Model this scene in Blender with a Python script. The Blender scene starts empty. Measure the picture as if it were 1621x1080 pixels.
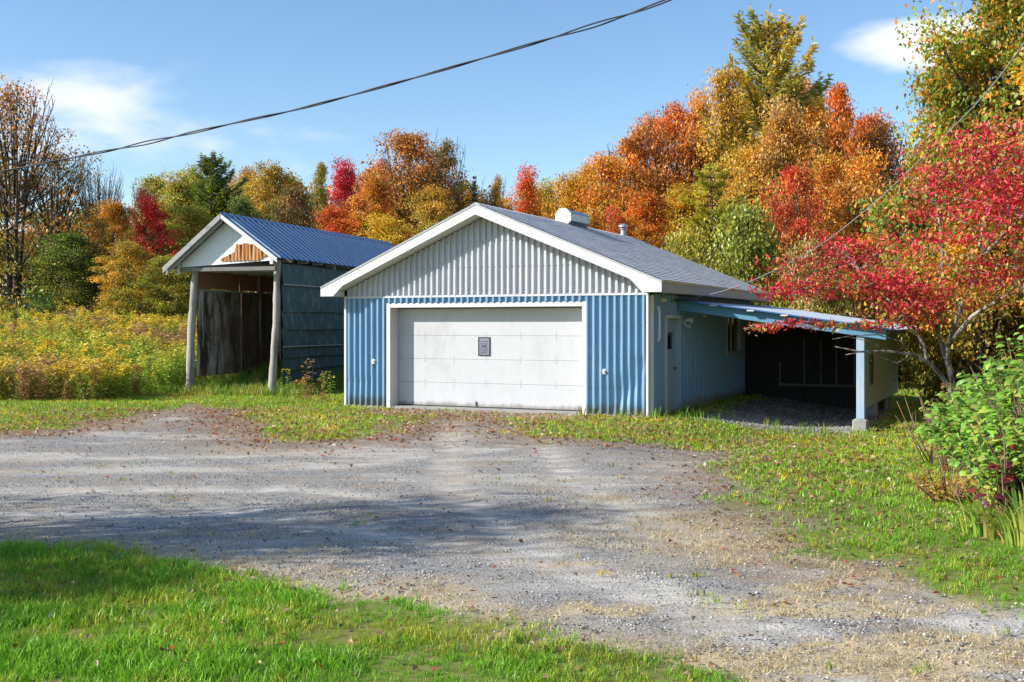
import bpy, math, random
import numpy as np
from mathutils import Vector, Matrix
R = math.radians
rng = np.random.default_rng(7)
random.seed(7)
S = bpy.context.scene
C = S.collection

# ------------------------------------------------------------------ camera, sky, sun, exposure
FPX, CX, HY, CAMZ = 1735.0, 810.5, 515.0, 2.0          # focal length, centre and horizon measured on the 1621 px wide photograph
cd = bpy.data.cameras.new('camera'); cam = bpy.data.objects.new('camera', cd); C.objects.link(cam)
cam.location = (0, 0, CAMZ); cam.rotation_euler = (R(90), 0, 0)
cd.sensor_width = 36; cd.lens = 36 * FPX / 1621; cd.shift_y = -(540 - HY) / 1621
cd.clip_end = 3000; S.camera = cam

BU = (math.cos(R(25.3)), -math.sin(R(25.3))); BV = (math.sin(R(25.3)), math.cos(R(25.3)))   # garage axes
B0 = (2.95, 23.77)
su, sv, sz = -1.2, -1.0, 0.93                            # towards the sun, in garage axes
sun_dir = Vector((su * BU[0] + sv * BV[0], su * BU[1] + sv * BV[1], sz)).normalized()
sl = bpy.data.lights.new('sun', 'SUN'); sun = bpy.data.objects.new('sun', sl); C.objects.link(sun)
sl.energy = 5.0; sl.angle = R(0.5); sl.color = (1, 0.945, 0.87)
sun.rotation_euler = sun_dir.to_track_quat('Z', 'Y').to_euler(); sun.location = (-30, -10, 30)

W = bpy.data.worlds.new('World'); S.world = W; W.use_nodes = True
nt = W.node_tree; nt.nodes.clear(); L = nt.links.new
def N(t, tree=None, **kw):
    n = (tree or nt).nodes.new(t)
    for k, v in kw.items(): setattr(n, k, v)
    return n
sky = N('ShaderNodeTexSky', sky_type='NISHITA', sun_disc=False)
sky.sun_elevation = math.asin(sun_dir.z); sky.sun_rotation = math.atan2(sun_dir.x, sun_dir.y)
sky.altitude = 300; sky.air_density = 1.0; sky.dust_density = 0.4; sky.ozone_density = 2.0
bg = N('ShaderNodeBackground'); bg.inputs['Strength'].default_value = 0.11
wo = N('ShaderNodeOutputWorld'); L(bg.outputs[0], wo.inputs[0])
tc = N('ShaderNodeTexCoord')
nz = N('ShaderNodeTexNoise'); nz.inputs['Scale'].default_value = 5; nz.inputs['Detail'].default_value = 7; nz.inputs['Roughness'].default_value = .55
mp = N('ShaderNodeMapping'); mp.inputs['Scale'].default_value = (1, 1, 2.6); L(tc.outputs['Generated'], mp.inputs[0]); L(mp.outputs[0], nz.inputs['Vector'])
def math_n(op, a, b=None, c=None, clamp=False, tree=None):
    n = (tree or nt).nodes.new('ShaderNodeMath'); n.operation = op; n.use_clamp = clamp
    for i, v in enumerate((a, b, c)):
        if v is None: continue
        if isinstance(v, (int, float)): n.inputs[i].default_value = v
        else: (tree or nt).links.new(v, n.inputs[i])
    return n.outputs[0]
# fair-weather clouds all round the sky: azimuth (deg, 0 = straight ahead, + right), elevation, half-width, half-height in degrees, density
clouds = [(-20.2, 10.0, 11.0, 3.0, 1.0), (20.6, 13.7, 3.6, 1.25, 1.0), (-55, 22, 12, 4, 1), (52, 16, 10, 3, .9), (110, 24, 14, 4, 1), (-100, 30, 15, 5, 1), (160, 20, 16, 4, 1), (-150, 35, 14, 5, .9), (75, 45, 12, 5, .8)]
tot = None
for az, el, hw, hh, de in clouds:
    a, e = R(az), R(el)
    d = Vector((math.sin(a) * math.cos(e), math.cos(a) * math.cos(e), math.sin(e)))
    rt = Vector((math.cos(a), -math.sin(a), 0)); up = rt.cross(d)
    def dot(v):
        n = N('ShaderNodeVectorMath', operation='DOT_PRODUCT'); L(tc.outputs['Generated'], n.inputs[0]); n.inputs[1].default_value = v; return n.outputs['Value']
    x = math_n('DIVIDE', dot(rt), math.sin(R(hw))); y = math_n('DIVIDE', dot(up), math.sin(R(hh)))
    r2 = math_n('ADD', math_n('MULTIPLY', x, x), math_n('MULTIPLY', y, y))
    m = math_n('SUBTRACT', 1.0, r2)
    fr = math_n('GREATER_THAN', dot(d), 0.3)
    m = math_n('ADD', math_n('MULTIPLY', m, .62), math_n('MULTIPLY', math_n('SUBTRACT', nz.outputs['Fac'], .5), 3.4))
    mr = N('ShaderNodeMapRange', interpolation_type='SMOOTHSTEP'); L(m, mr.inputs['Value']); mr.inputs['From Min'].default_value = -.05; mr.inputs['From Max'].default_value = .9; mr.inputs['To Max'].default_value = de
    m = math_n('MULTIPLY', mr.outputs[0], fr)
    tot = m if tot is None else math_n('MAXIMUM', tot, m)
mx = N('ShaderNodeMix', data_type='RGBA'); L(math_n('MULTIPLY', tot, .93), mx.inputs['Factor']); 
hs = N('ShaderNodeHueSaturation'); hs.inputs['Saturation'].default_value = 1.12; hs.inputs['Value'].default_value = 1.22
L(sky.outputs[0], hs.inputs['Color']); L(hs.outputs[0], mx.inputs['A']); mx.inputs['B'].default_value = (6.6, 6.8, 7.1, 1); L(mx.outputs['Result'], bg.inputs[0])
S.view_settings.view_transform = 'Standard'; S.view_settings.look = 'None'; S.view_settings.gamma = 1; S.view_settings.use_curve_mapping = False
S.view_settings.exposure = 0.56
S.render.engine = 'CYCLES'
cy = S.cycles; cy.max_bounces = 6; cy.diffuse_bounces = 3; cy.glossy_bounces = 2; cy.transmission_bounces = 4; cy.transparent_max_bounces = 6
cy.use_denoising = True; cy.caustics_reflective = False; cy.caustics_refractive = False
try: cy.denoiser = 'OPENIMAGEDENOISE'
except Exception: pass

# ------------------------------------------------------------------ materials
def new_mat(name):
    m = bpy.data.materials.new(name); m.use_nodes = True; t = m.node_tree; t.nodes.clear()
    return m, t
def out_bsdf(t, rough=.6, spec=.3, metal=0):
    p = t.nodes.new('ShaderNodeBsdfPrincipled'); o = t.nodes.new('ShaderNodeOutputMaterial'); t.links.new(p.outputs[0], o.inputs[0])
    p.inputs['Roughness'].default_value = rough; p.inputs['Specular IOR Level'].default_value = spec; p.inputs['Metallic'].default_value = metal
    return p
def noise(t, coord, scale, detail=5, rough=.6, stretch=(1, 1, 1), off=(0, 0, 0)):
    mp = t.nodes.new('ShaderNodeMapping'); mp.inputs['Scale'].default_value = stretch; mp.inputs['Location'].default_value = off; t.links.new(coord, mp.inputs[0])
    n = t.nodes.new('ShaderNodeTexNoise'); n.inputs['Scale'].default_value = scale; n.inputs['Detail'].default_value = detail; n.inputs['Roughness'].default_value = rough
    t.links.new(mp.outputs[0], n.inputs['Vector']); return n.outputs['Fac']
def ramp(t, fac, lo, hi, a=0.0, b=1.0):
    n = t.nodes.new('ShaderNodeMapRange'); n.interpolation_type = 'SMOOTHSTEP'; t.links.new(fac, n.inputs['Value'])
    n.inputs['From Min'].default_value = lo; n.inputs['From Max'].default_value = hi; n.inputs['To Min'].default_value = a; n.inputs['To Max'].default_value = b
    return n.outputs[0]
def mix(t, fac, a, b, mode='MIX'):
    n = t.nodes.new('ShaderNodeMix'); n.data_type = 'RGBA'; n.blend_type = mode
    if isinstance(fac, (int, float)): n.inputs['Factor'].default_value = fac
    else: t.links.new(fac, n.inputs['Factor'])
    for s, v in (('A', a), ('B', b)):
        if isinstance(v, tuple): n.inputs[s].default_value = (*v[:3], 1)
        else: t.links.new(v, n.inputs[s])
    return n.outputs['Result']
def attr(t, name, typ='GEOMETRY'):
    n = t.nodes.new('ShaderNodeAttribute'); n.attribute_name = name; n.attribute_type = typ; return n
def obj_co(t): return t.nodes.new('ShaderNodeTexCoord').outputs['Object']
def bump(t, p, h, strength=.3, dist=.02):
    b = t.nodes.new('ShaderNodeBump'); b.inputs['Strength'].default_value = strength; b.inputs['Distance'].default_value = dist
    t.links.new(h, b.inputs['Height']); t.links.new(b.outputs[0], p.inputs['Normal'])
def worn(name, base, dirt, rough=.5, spec=.3, metal=0, scale=3, stretch=(1, 1, 1), lo=.5, hi=.75, amt=.6, var=.12, bmp=0.0, bs=40, mud=0.0):
    """a surface colour with soft variation, and a second colour in worn or stained patches"""
    m, t = new_mat(name); p = out_bsdf(t, rough, spec, metal); co = obj_co(t)
    n1 = noise(t, co, scale, 6, .65, stretch); n2 = noise(t, co, scale * 6, 4, .6, stretch, (3, 5, 1)); n3 = noise(t, co, .9, 3, .5, (1, 1, 1), (9, 2, 4))
    c = mix(t, ramp(t, n1, lo, hi, 0, amt), base, dirt)
    v = mix(t, n2, (1 - var,) * 3, (1 + var,) * 3); c = mix(t, 1.0, c, v, 'MULTIPLY')
    v = mix(t, n3, (1 - var * .7,) * 3, (1 + var * .7,) * 3); c = mix(t, 1.0, c, v, 'MULTIPLY')
    if mud:
        sp = t.nodes.new('ShaderNodeSeparateXYZ'); t.links.new(co, sp.inputs[0]); nm = noise(t, co, 5, 6, .7, (1, 1, .35), (7, 1, 2))
        h = math_n('ADD', ramp(t, sp.outputs['Z'], mud, .03, 0, 1), math_n('MULTIPLY', math_n('SUBTRACT', nm, .5, tree=t), 1.3, tree=t), tree=t)
        c = mix(t, ramp(t, h, .35, 1.0, 0, .75), c, (.17, .15, .11))
    t.links.new(c, p.inputs['Base Color']); t.links.new(ramp(t, n2, .2, .8, rough - .08, rough + .12), p.inputs['Roughness'])
    if bmp: bump(t, p, noise(t, co, bs, 4, .6, stretch), bmp, .01)
    return m
M = {}
M['blue'] = worn('blue_painted_steel', (.205, .365, .52), (.33, .45, .55), .42, .45, 0, 2.2, (1, 1, .25), .45, .8, .55, mud=.5)
M['gable'] = worn('pale_painted_steel', (.50, .52, .545), (.60, .605, .605), .42, .45, 0, 2, (1, 1, .25))
M['white'] = worn('white_painted_trim', (.62, .62, .61), (.48, .47, .44), .5, .35, 0, 3, (1, 1, 1), .55, .8, .5, .05)
M['bright_white'] = worn('white_painted_plywood', (.76, .785, .82), (.62, .62, .63), .55, .3, 0, 2.5, (1, 1, .5), .5, .75, .5, .05)
M['fascia_grey'] = worn('grey_painted_fascia', (.40, .42, .43), (.28, .29, .29), .55, .3)
M['door'] = worn('white_painted_door', (.51, .52, .535), (.40, .405, .405), .45, .4, 0, 1.4, (1, 1, .5), .5, .75, .6, .06, mud=.3)
M['shingle'] = None
M['tin_blue'] = worn('blue_metal_roofing', (.055, .15, .33), (.15, .26, .40), .38, .5, .1, 2.5, (1, .25, 1), .5, .8, .5)
M['rib_blue'] = worn('pale_blue_roof_rib', (.36, .47, .60), (.54, .57, .60), .4, .5, .2, 3, (1, 1, 1), .4, .7, .8)  # ribs paler than the roof sheets they stand on
M['lean_roof'] = worn('pale_metal_roofing', (.46, .53, .62), (.62, .63, .64), .4, .5, .15, 2.0, (.3, 1, 1), .4, .7, .8)
M['beam_blue'] = worn('blue_painted_timber', (.10, .26, .40), (.16, .32, .42), .6, .3, 0, 4, (1, 1, 1))
M['post_blue'] = worn('pale_blue_timber', (.30, .44, .56), (.44, .48, .48), .65, .25, 0, 6, (1, 1, .2), .45, .7, .8, .15, .2, 60)
M['sage'] = worn('sage_green_panel', (.36, .44, .40), (.28, .34, .32), .6, .3, 0, 2, (1, 1, .4))
M['concrete'] = worn('weathered_concrete', (.33, .32, .30), (.18, .18, .15), .85, .15, 0, 5, (1, 1, 1), .45, .75, .8, .2, .4, 30)
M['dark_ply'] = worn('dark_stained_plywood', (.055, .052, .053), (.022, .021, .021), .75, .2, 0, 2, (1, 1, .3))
M['stud'] = worn('dark_weathered_timber', (.20, .19, .18), (.09, .085, .08), .8, .2)
M['log'] = worn('weathered_log', (.42, .385, .36), (.15, .12, .10), .85, .15, 0, 7, (1, 1, .12), .42, .7, .9, .2, .5, 40)
M['grey_board'] = worn('weathered_grey_board', (.36, .355, .35), (.15, .14, .13), .85, .15, 0, 5, (.3, 1, 1), .5, .75, .9, .2, .3, 40)
M['rust'] = worn('rusty_sheet', (.42, .17, .055), (.55, .34, .17), .7, .25, 0, 3, (1, 1, .3), .45, .7, .9, .25)
M['teal_board'] = worn('dark_teal_board', (.045, .095, .10), (.15, .19, .19), .7, .3, 0, 5, (.6, 1, .5), .48, .68, .85, .35, .3, 30)
M['stain_ply'] = None
M['brown_ply'] = worn('brown_plywood', (.30, .15, .09), (.15, .085, .06), .75, .2, 0, 3, (1, 1, .4))
M['metal'] = worn('galvanised_steel', (.46, .49, .52), (.34, .36, .38), .35, .5, .7, 5)
M['pvc'] = worn('white_plastic', (.72, .72, .70), (.6, .58, .54), .4, .45, 0, 6)
M['black'] = worn('dark_hardware', (.03, .03, .035), (.05, .045, .04), .5, .4)
M['brass'] = worn('tarnished_brass', (.30, .22, .10), (.15, .11, .06), .4, .5, .8, 9)
M['cable'] = worn('black_cable_sheath', (.02, .021, .027), (.035, .035, .04), .55, .35, 0, 6)
M['pale_cable'] = worn('grey_cable_sheath', (.24, .24, .25), (.16, .16, .17), .5, .35, 0, 6)
M['sign_grey'] = worn('faded_notice_sheet', (.22, .23, .28), (.30, .31, .36), .35, .5, 0, 14)
M['ink'] = worn('dark_ink', (.03, .033, .06), (.06, .06, .09), .6, .3, 0, 30)
M['slate_wall'] = worn('slate_blue_siding', (.06, .12, .24), (.09, .16, .28), .55, .35)
def glass_mat():
    m, t = new_mat('dark_window_glass'); p = out_bsdf(t, .06, .6); p.inputs['Base Color'].default_value = (.012, .016, .02, 1); return m
M['glass'] = glass_mat()
def shingle_mat():
    m, t = new_mat('grey_asphalt_shingle'); p = out_bsdf(t, .55, .45); co = obj_co(t)
    a = attr(t, 'tint').outputs['Fac']; c = mix(t, a, (.50, .53, .57), (.64, .66, .68))
    c = mix(t, ramp(t, noise(t, co, 1.1, 5, .6, (.5, 1, 1)), .4, .75, 0, .4), c, (.60, .61, .61))
    g = noise(t, co, 150, 2, .7); c = mix(t, 1.0, c, mix(t, g, (.8,) * 3, (1.2,) * 3), 'MULTIPLY')
    t.links.new(c, p.inputs['Base Color']); bump(t, p, g, .35, .004); return m
M['shingle'] = shingle_mat()
def stain_mat():
    m, t = new_mat('stained_shaded_plywood'); p = out_bsdf(t, .75, .2); co = obj_co(t)
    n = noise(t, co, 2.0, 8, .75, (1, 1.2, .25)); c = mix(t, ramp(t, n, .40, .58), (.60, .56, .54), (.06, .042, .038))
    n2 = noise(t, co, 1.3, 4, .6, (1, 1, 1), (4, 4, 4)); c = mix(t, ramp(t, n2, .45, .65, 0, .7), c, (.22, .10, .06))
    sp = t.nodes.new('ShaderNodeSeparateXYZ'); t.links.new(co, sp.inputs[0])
    far = ramp(t, sp.outputs['Y'], .7, 2.6, 0, .8); c = mix(t, far, c, mix(t, n, (.28, .15, .11), (.07, .042, .036)))  # darker and browner inward: shade deeper in the shed put into the colour
    t.links.new(c, p.inputs['Base Color']); bump(t, p, noise(t, co, 50, 3, .6, (1, 1, .15)), .3, .004); return m
M['stain_ply'] = stain_mat()
def bark_mat(name, a, b, sc=9):
    m, t = new_mat(name); p = out_bsdf(t, .9, .1); co = obj_co(t)
    n = noise(t, co, sc, 5, .65, (1, 1, .25)); c = mix(t, ramp(t, n, .4, .65), a, b); t.links.new(c, p.inputs['Base Color']); bump(t, p, n, .5, .03); return m
M['bark'] = bark_mat('grey_brown_bark', (.055, .045, .038), (.13, .115, .10), 5)
M['pale_bark'] = bark_mat('pale_mottled_bark', (.10, .085, .075), (.42, .38, .35), 9)
M['twig'] = bark_mat('reddish_twig_bark', (.20, .11, .09), (.30, .20, .17), 9)
def leaf_shader(t, c, tr=.4, gloss=.05):
    d = t.nodes.new('ShaderNodeBsdfDiffuse'); tl = t.nodes.new('ShaderNodeBsdfTranslucent'); g = t.nodes.new('ShaderNodeBsdfGlossy'); g.inputs['Roughness'].default_value = .45
    for n in (d, tl): t.links.new(c, n.inputs['Color'])
    m1 = t.nodes.new('ShaderNodeMixShader'); m1.inputs[0].default_value = tr; t.links.new(d.outputs[0], m1.inputs[1]); t.links.new(tl.outputs[0], m1.inputs[2])
    m2 = t.nodes.new('ShaderNodeMixShader'); m2.inputs[0].default_value = gloss; t.links.new(m1.outputs[0], m2.inputs[1]); t.links.new(g.outputs[0], m2.inputs[2])
    o = t.nodes.new('ShaderNodeOutputMaterial'); t.links.new(m2.outputs[0], o.inputs[0])
def crown_mat():
    m, t = new_mat('tree_leaves')
    a, b, c3 = (attr(t, k, 'OBJECT').outputs['Color'] for k in ('c1', 'c2', 'c3'))
    cl = attr(t, 'cluster').outputs['Fac']; r = attr(t, 'leafrand').outputs['Fac']
    c = mix(t, ramp(t, cl, .36, .64), a, b); c = mix(t, ramp(t, r, .62, .92), c, c3)
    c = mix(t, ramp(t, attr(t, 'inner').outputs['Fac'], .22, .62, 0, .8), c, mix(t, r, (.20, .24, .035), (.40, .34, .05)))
    br = t.nodes.new('ShaderNodeMath'); br.operation = 'FRACT'; mm = t.nodes.new('ShaderNodeMath'); mm.operation = 'MULTIPLY'; mm.inputs[1].default_value = 7.31
    t.links.new(r, mm.inputs[0]); t.links.new(mm.outputs[0], br.inputs[0])
    c = mix(t, 1.0, c, mix(t, br.outputs[0], (.65,) * 3, (1.35,) * 3), 'MULTIPLY')
    c = mix(t, 1.0, c, mix(t, attr(t, 'sprig').outputs['Fac'], (.74,) * 3, (1.4,) * 3), 'MULTIPLY')
    leaf_shader(t, c, .46, .04); return m
M['crown'] = crown_mat()
def veg_mat(name, tr=.4, gloss=.04):
    m, t = new_mat(name); leaf_shader(t, attr(t, 'col').outputs['Color'], tr, gloss); return m
M['veg'] = veg_mat('plant_leaves'); M['grass'] = veg_mat('grass_blades', .35, .03)
def col_mat(name, rough=.85):
    m, t = new_mat(name); p = out_bsdf(t, rough, .2); t.links.new(attr(t, 'col').outputs['Color'], p.inputs['Base Color']); return m
M['stone'] = col_mat('loose_stone')

# ------------------------------------------------------------------ object helpers
def tag(o, label=None, cat=None, group=None, kind=None):
    if label: o['label'] = label
    if cat: o['category'] = cat
    if group: o['group'] = group
    if kind: o['kind'] = kind
    return o
def empty(name, loc=(0, 0, 0), rz=0, label=None, cat=None, group=None):
    o = bpy.data.objects.new(name, None); C.objects.link(o); o.location = loc; o.rotation_euler = (0, 0, rz); o.empty_display_size = .2
    return tag(o, label, cat, group)
def link(name, me, mat, parent=None):
    if mat is not None and not me.materials: me.materials.append(mat)
    o = bpy.data.objects.new(name, me); C.objects.link(o)
    if parent is not None: o.parent = parent
    return o
class MB:
    def __init__(s): s.v = []; s.f = []
    def add(s, vs, fs):
        b = len(s.v); s.v += [tuple(map(float, p)) for p in vs]; s.f += [tuple(b + i for i in f) for f in fs]; return s
    def box(s, x0, x1, y0, y1, z0, z1):
        return s.add([(x0, y0, z0), (x1, y0, z0), (x1, y1, z0), (x0, y1, z0), (x0, y0, z1), (x1, y0, z1), (x1, y1, z1), (x0, y1, z1)],
                     [(0, 3, 2, 1), (4, 5, 6, 7), (0, 1, 5, 4), (1, 2, 6, 5), (2, 3, 7, 6), (3, 0, 4, 7)])
    def prism(s, poly, axis, a, b):
        """poly: 2-D points; axis 'x': (y,z) points along x, 'y': (x,z), 'z': (x,y)"""
        f = {'x': lambda p, t: (t, p[0], p[1]), 'y': lambda p, t: (p[0], t, p[1]), 'z': lambda p, t: (p[0], p[1], t)}[axis]
        n = len(poly); s.add([f(p, a) for p in poly] + [f(p, b) for p in poly],
              [tuple(range(n))[::-1], tuple(range(n, 2 * n))] + [(i, (i + 1) % n, n + (i + 1) % n, n + i) for i in range(n)]); return s
    def tube(s, path, rad, n=8, cap=True):
        path = [Vector(p) for p in path]
        if not hasattr(rad, '__len__'): rad = [rad] * len(path)
        b = len(s.v); prev = None
        for i, p in enumerate(path):
            d = (path[min(i + 1, len(path) - 1)] - path[max(i - 1, 0)]).normalized()
            if prev is None:
                a = Vector((0, 0, 1)) if abs(d.z) < .9 else Vector((1, 0, 0)); prev = d.cross(a).normalized()
            e1 = (prev - d * prev.dot(d)).normalized(); prev = e1; e2 = d.cross(e1)
            for k in range(n):
                q = p + (e1 * math.cos(2 * math.pi * k / n) + e2 * math.sin(2 * math.pi * k / n)) * rad[i]; s.v.append(tuple(q))
        for i in range(len(path) - 1):
            for k in range(n):
                k2 = (k + 1) % n; s.f.append((b + i * n + k, b + i * n + k2, b + (i + 1) * n + k2, b + (i + 1) * n + k))
        if cap: s.f.append(tuple(b + k for k in range(n))[::-1]); s.f.append(tuple(b + (len(path) - 1) * n + k for k in range(n)))
        return s
    def mesh(s, name, smooth=False, bevel=0):
        me = bpy.data.meshes.new(name); me.from_pydata(s.v, [], s.f)
        if bevel:
            import bmesh
            bm = bmesh.new(); bm.from_mesh(me); bmesh.ops.remove_doubles(bm, verts=bm.verts, dist=1e-5)
            bmesh.ops.bevel(bm, geom=list(bm.edges), offset=bevel, segments=1, affect='EDGES', clamp_overlap=True); bm.to_mesh(me); bm.free()
        if smooth: me.polygons.foreach_set('use_smooth', [True] * len(me.polygons))
        me.update(); return me
    def build(s, name, mat, parent=None, smooth=False, bevel=0, kind=None):
        o = link(name, s.mesh(name, smooth, bevel), mat, parent)
        if kind: o['kind'] = kind
        return o
def tri_mesh(name, V, F, attrs=None, col=None, smooth=False):
    V = np.asarray(V, np.float32); F = np.asarray(F, np.int32); me = bpy.data.meshes.new(name)
    me.vertices.add(len(V)); me.vertices.foreach_set('co', V.ravel())
    k = F.shape[1]; me.loops.add(F.size); me.loops.foreach_set('vertex_index', F.ravel())
    me.polygons.add(len(F)); me.polygons.foreach_set('loop_start', np.arange(0, F.size, k, dtype=np.int32))
    if smooth: me.polygons.foreach_set('use_smooth', np.ones(len(F), bool))
    me.update(calc_edges=True)
    for n, a in (attrs or {}).items():
        at = me.attributes.new(n, 'FLOAT', 'POINT'); at.data.foreach_set('value', np.asarray(a, np.float32).ravel())
    if col is not None:
        at = me.attributes.new('col', 'FLOAT_COLOR', 'POINT'); c4 = np.ones((len(V), 4), np.float32); c4[:, :3] = np.clip(col, 0, 1); at.data.foreach_set('color', c4.ravel())
    return me
def scatter(pv, pf, pc, pos, yaw, scl, tint, tilt=None):
    """tile one small plant/leaf/stone (pv verts, pf tris, pc vertex colours) over many positions"""
    n, k = len(pos), len(pv); c, s = np.cos(yaw)[:, None], np.sin(yaw)[:, None]
    scl = np.asarray(scl); scl = np.repeat(scl[:, None], 3, 1) if scl.ndim == 1 else scl
    P = pv[None] * scl[:, None, :]
    if tilt is not None: P[:, :, 0] += P[:, :, 2] * tilt[:, None]
    X = P[:, :, 0] * c - P[:, :, 1] * s; Y = P[:, :, 0] * s + P[:, :, 1] * c
    V = np.stack([X, Y, P[:, :, 2]], -1) + pos[:, None, :]
    F = pf[None] + (np.arange(n) * k)[:, None, None]
    col = pc[None] * tint[:, None, :]
    return V.reshape(-1, 3), F.reshape(-1, pf.shape[1]), col.reshape(-1, 3)
def merge(parts):
    V, F, Cc, b = [], [], [], 0
    for v, f, c in parts: V.append(v); F.append(f + b); Cc.append(c); b += len(v)
    return np.concatenate(V), np.concatenate(F), np.concatenate(Cc)
def unit(v): return v / np.maximum(np.linalg.norm(v, axis=-1, keepdims=True), 1e-9)
def leaf_cards(cen, axis, nrm, ln, wd, fold=.25):
    """folded leaf: base, left, tip, right -> two triangles"""
    axis = unit(axis); side = unit(np.cross(axis, nrm)); up = np.cross(side, axis)
    ln = ln[:, None]; wd = wd[:, None]
    b = cen - axis * ln * .5; t = cen + axis * ln * .5 - up * ln * .12; m = cen - axis * ln * .06
    l = m - side * wd * .5 + up * wd * fold; r = m + side * wd * .5 + up * wd * fold
    V = np.stack([b, l, t, r], 1).reshape(-1, 3); i = np.arange(len(cen))[:, None] * 4
    F = np.concatenate([i + np.array([[0, 2, 1]]), i + np.array([[0, 3, 2]])], 0); return V, F

# ------------------------------------------------------------------ ground shape
def sst(a, b, x):
    t = np.clip((np.asarray(x, float) - a) / (b - a), 0, 1); return t * t * (3 - 2 * t)
def vnoise(x, y, s=1.0, seed=0):
    x = np.asarray(x, float) / s + seed * 17.3; y = np.asarray(y, float) / s + seed * 9.1
    xi, yi = np.floor(x), np.floor(y); fx, fy = x - xi, y - yi; fx = fx * fx * (3 - 2 * fx); fy = fy * fy * (3 - 2 * fy)
    h = lambda a, b: np.modf(np.abs(np.sin(a * 127.1 + b * 311.7 + seed * 3.7) * 43758.5453))[0]
    return (h(xi, yi) * (1 - fx) + h(xi + 1, yi) * fx) * (1 - fy) + (h(xi, yi + 1) * (1 - fx) + h(xi + 1, yi + 1) * fx) * fy
def fbm(x, y, s=1.0, seed=0): return (vnoise(x, y, s, seed) * .5 + vnoise(x, y, s * .45, seed + 1) * .3 + vnoise(x, y, s * .2, seed + 2) * .2)
def garage_uv(x, y): dx, dy = np.asarray(x) - B0[0], np.asarray(y) - B0[1]; return dx * BU[0] + dy * BU[1], dx * BV[0] + dy * BV[1]
def gz(x, y):
    x = np.asarray(x, float); y = np.asarray(y, float); u, v = garage_uv(x, y)
    z = -.30 * sst(.3, 3.2, u) * sst(-9, -.5, v)
    st = 29.5 + 15 * sst(-6, 1, x); d = np.clip(y - st, 0, None)
    z = z + .105 * np.minimum(d, 24) * sst(0, 6, d) + .02 * np.clip(d - 24, 0, 80)
    z = z + (fbm(x, y, 4.5, 3) - .5) * .07 * sst(2, 5, np.hypot(np.maximum(np.abs(u + 3.9) - 4.5, 0), np.maximum(np.abs(v - 5) - 6, 0)))
    return z + 60 * sst(160, 900, np.hypot(x, y)) * .25
def ground_at(px, py):
    """where the sight line through a photo pixel meets the ground"""
    k = max(py - HY, 1e-3) / FPX; Y = CAMZ / k
    for _ in range(12): Y = .5 * Y + .5 * (CAMZ - float(gz((px - CX) / FPX * Y, Y))) / k
    return ((px - CX) / FPX * Y, Y)
def at(px, py, Y): return Vector(((px - CX) / FPX * Y, Y, CAMZ + (HY - py) / FPX * Y))
far_edge = [(-500, 712), (0, 683), (100, 675), (170, 655), (300, 641), (400, 650), (425, 680), (470, 697), (560, 692), (620, 675), (650, 656), (700, 659), (860, 668), (870, 688), (960, 694), (1060, 694), (1090, 706), (1180, 698), (1245, 716), (1200, 750), (1215, 800), (1260, 850), (1290, 880), (1400, 890), (1500, 930), (1621, 957), (1900, 1010)]
near_edge = [(1900, 1500), (1130, 1300), (1100, 1092), (1000, 1052), (850, 1030), (750, 1000), (650, 972), (520, 955), (400, 935), (250, 905), (100, 878), (0, 872), (-500, 850)]
FE = np.array([ground_at(*p) for p in far_edge]); NE = np.array([ground_at(*p) for p in near_edge])
GP = np.concatenate([FE, NE])
def seg_dist(P, poly, closed):
    d = np.full(len(P), 1e9); n = len(poly)
    for i in range(n if closed else n - 1):
        a, b = poly[i], poly[(i + 1) % n]; ab = b - a; t = np.clip(((P - a) @ ab) / (ab @ ab), 0, 1)
        d = np.minimum(d, np.hypot(*(P - a - t[:, None] * ab).T))
    return d
def inside(P, poly):
    r = np.zeros(len(P), bool); n = len(poly)
    for i in range(n):
        (x1, y1), (x2, y2) = poly[i], poly[(i + 1) % n]
        if y1 == y2: continue
        c = ((y1 > P[:, 1]) != (y2 > P[:, 1])) & (P[:, 0] < (x2 - x1) * (P[:, 1] - y1) / (y2 - y1) + x1); r ^= c
    return r
def gravel_sd(x, y):
    P = np.stack([np.ravel(x), np.ravel(y)], 1); d = seg_dist(P, GP, True); return np.where(inside(P, GP), d, -d)      # + inside the drive
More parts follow.
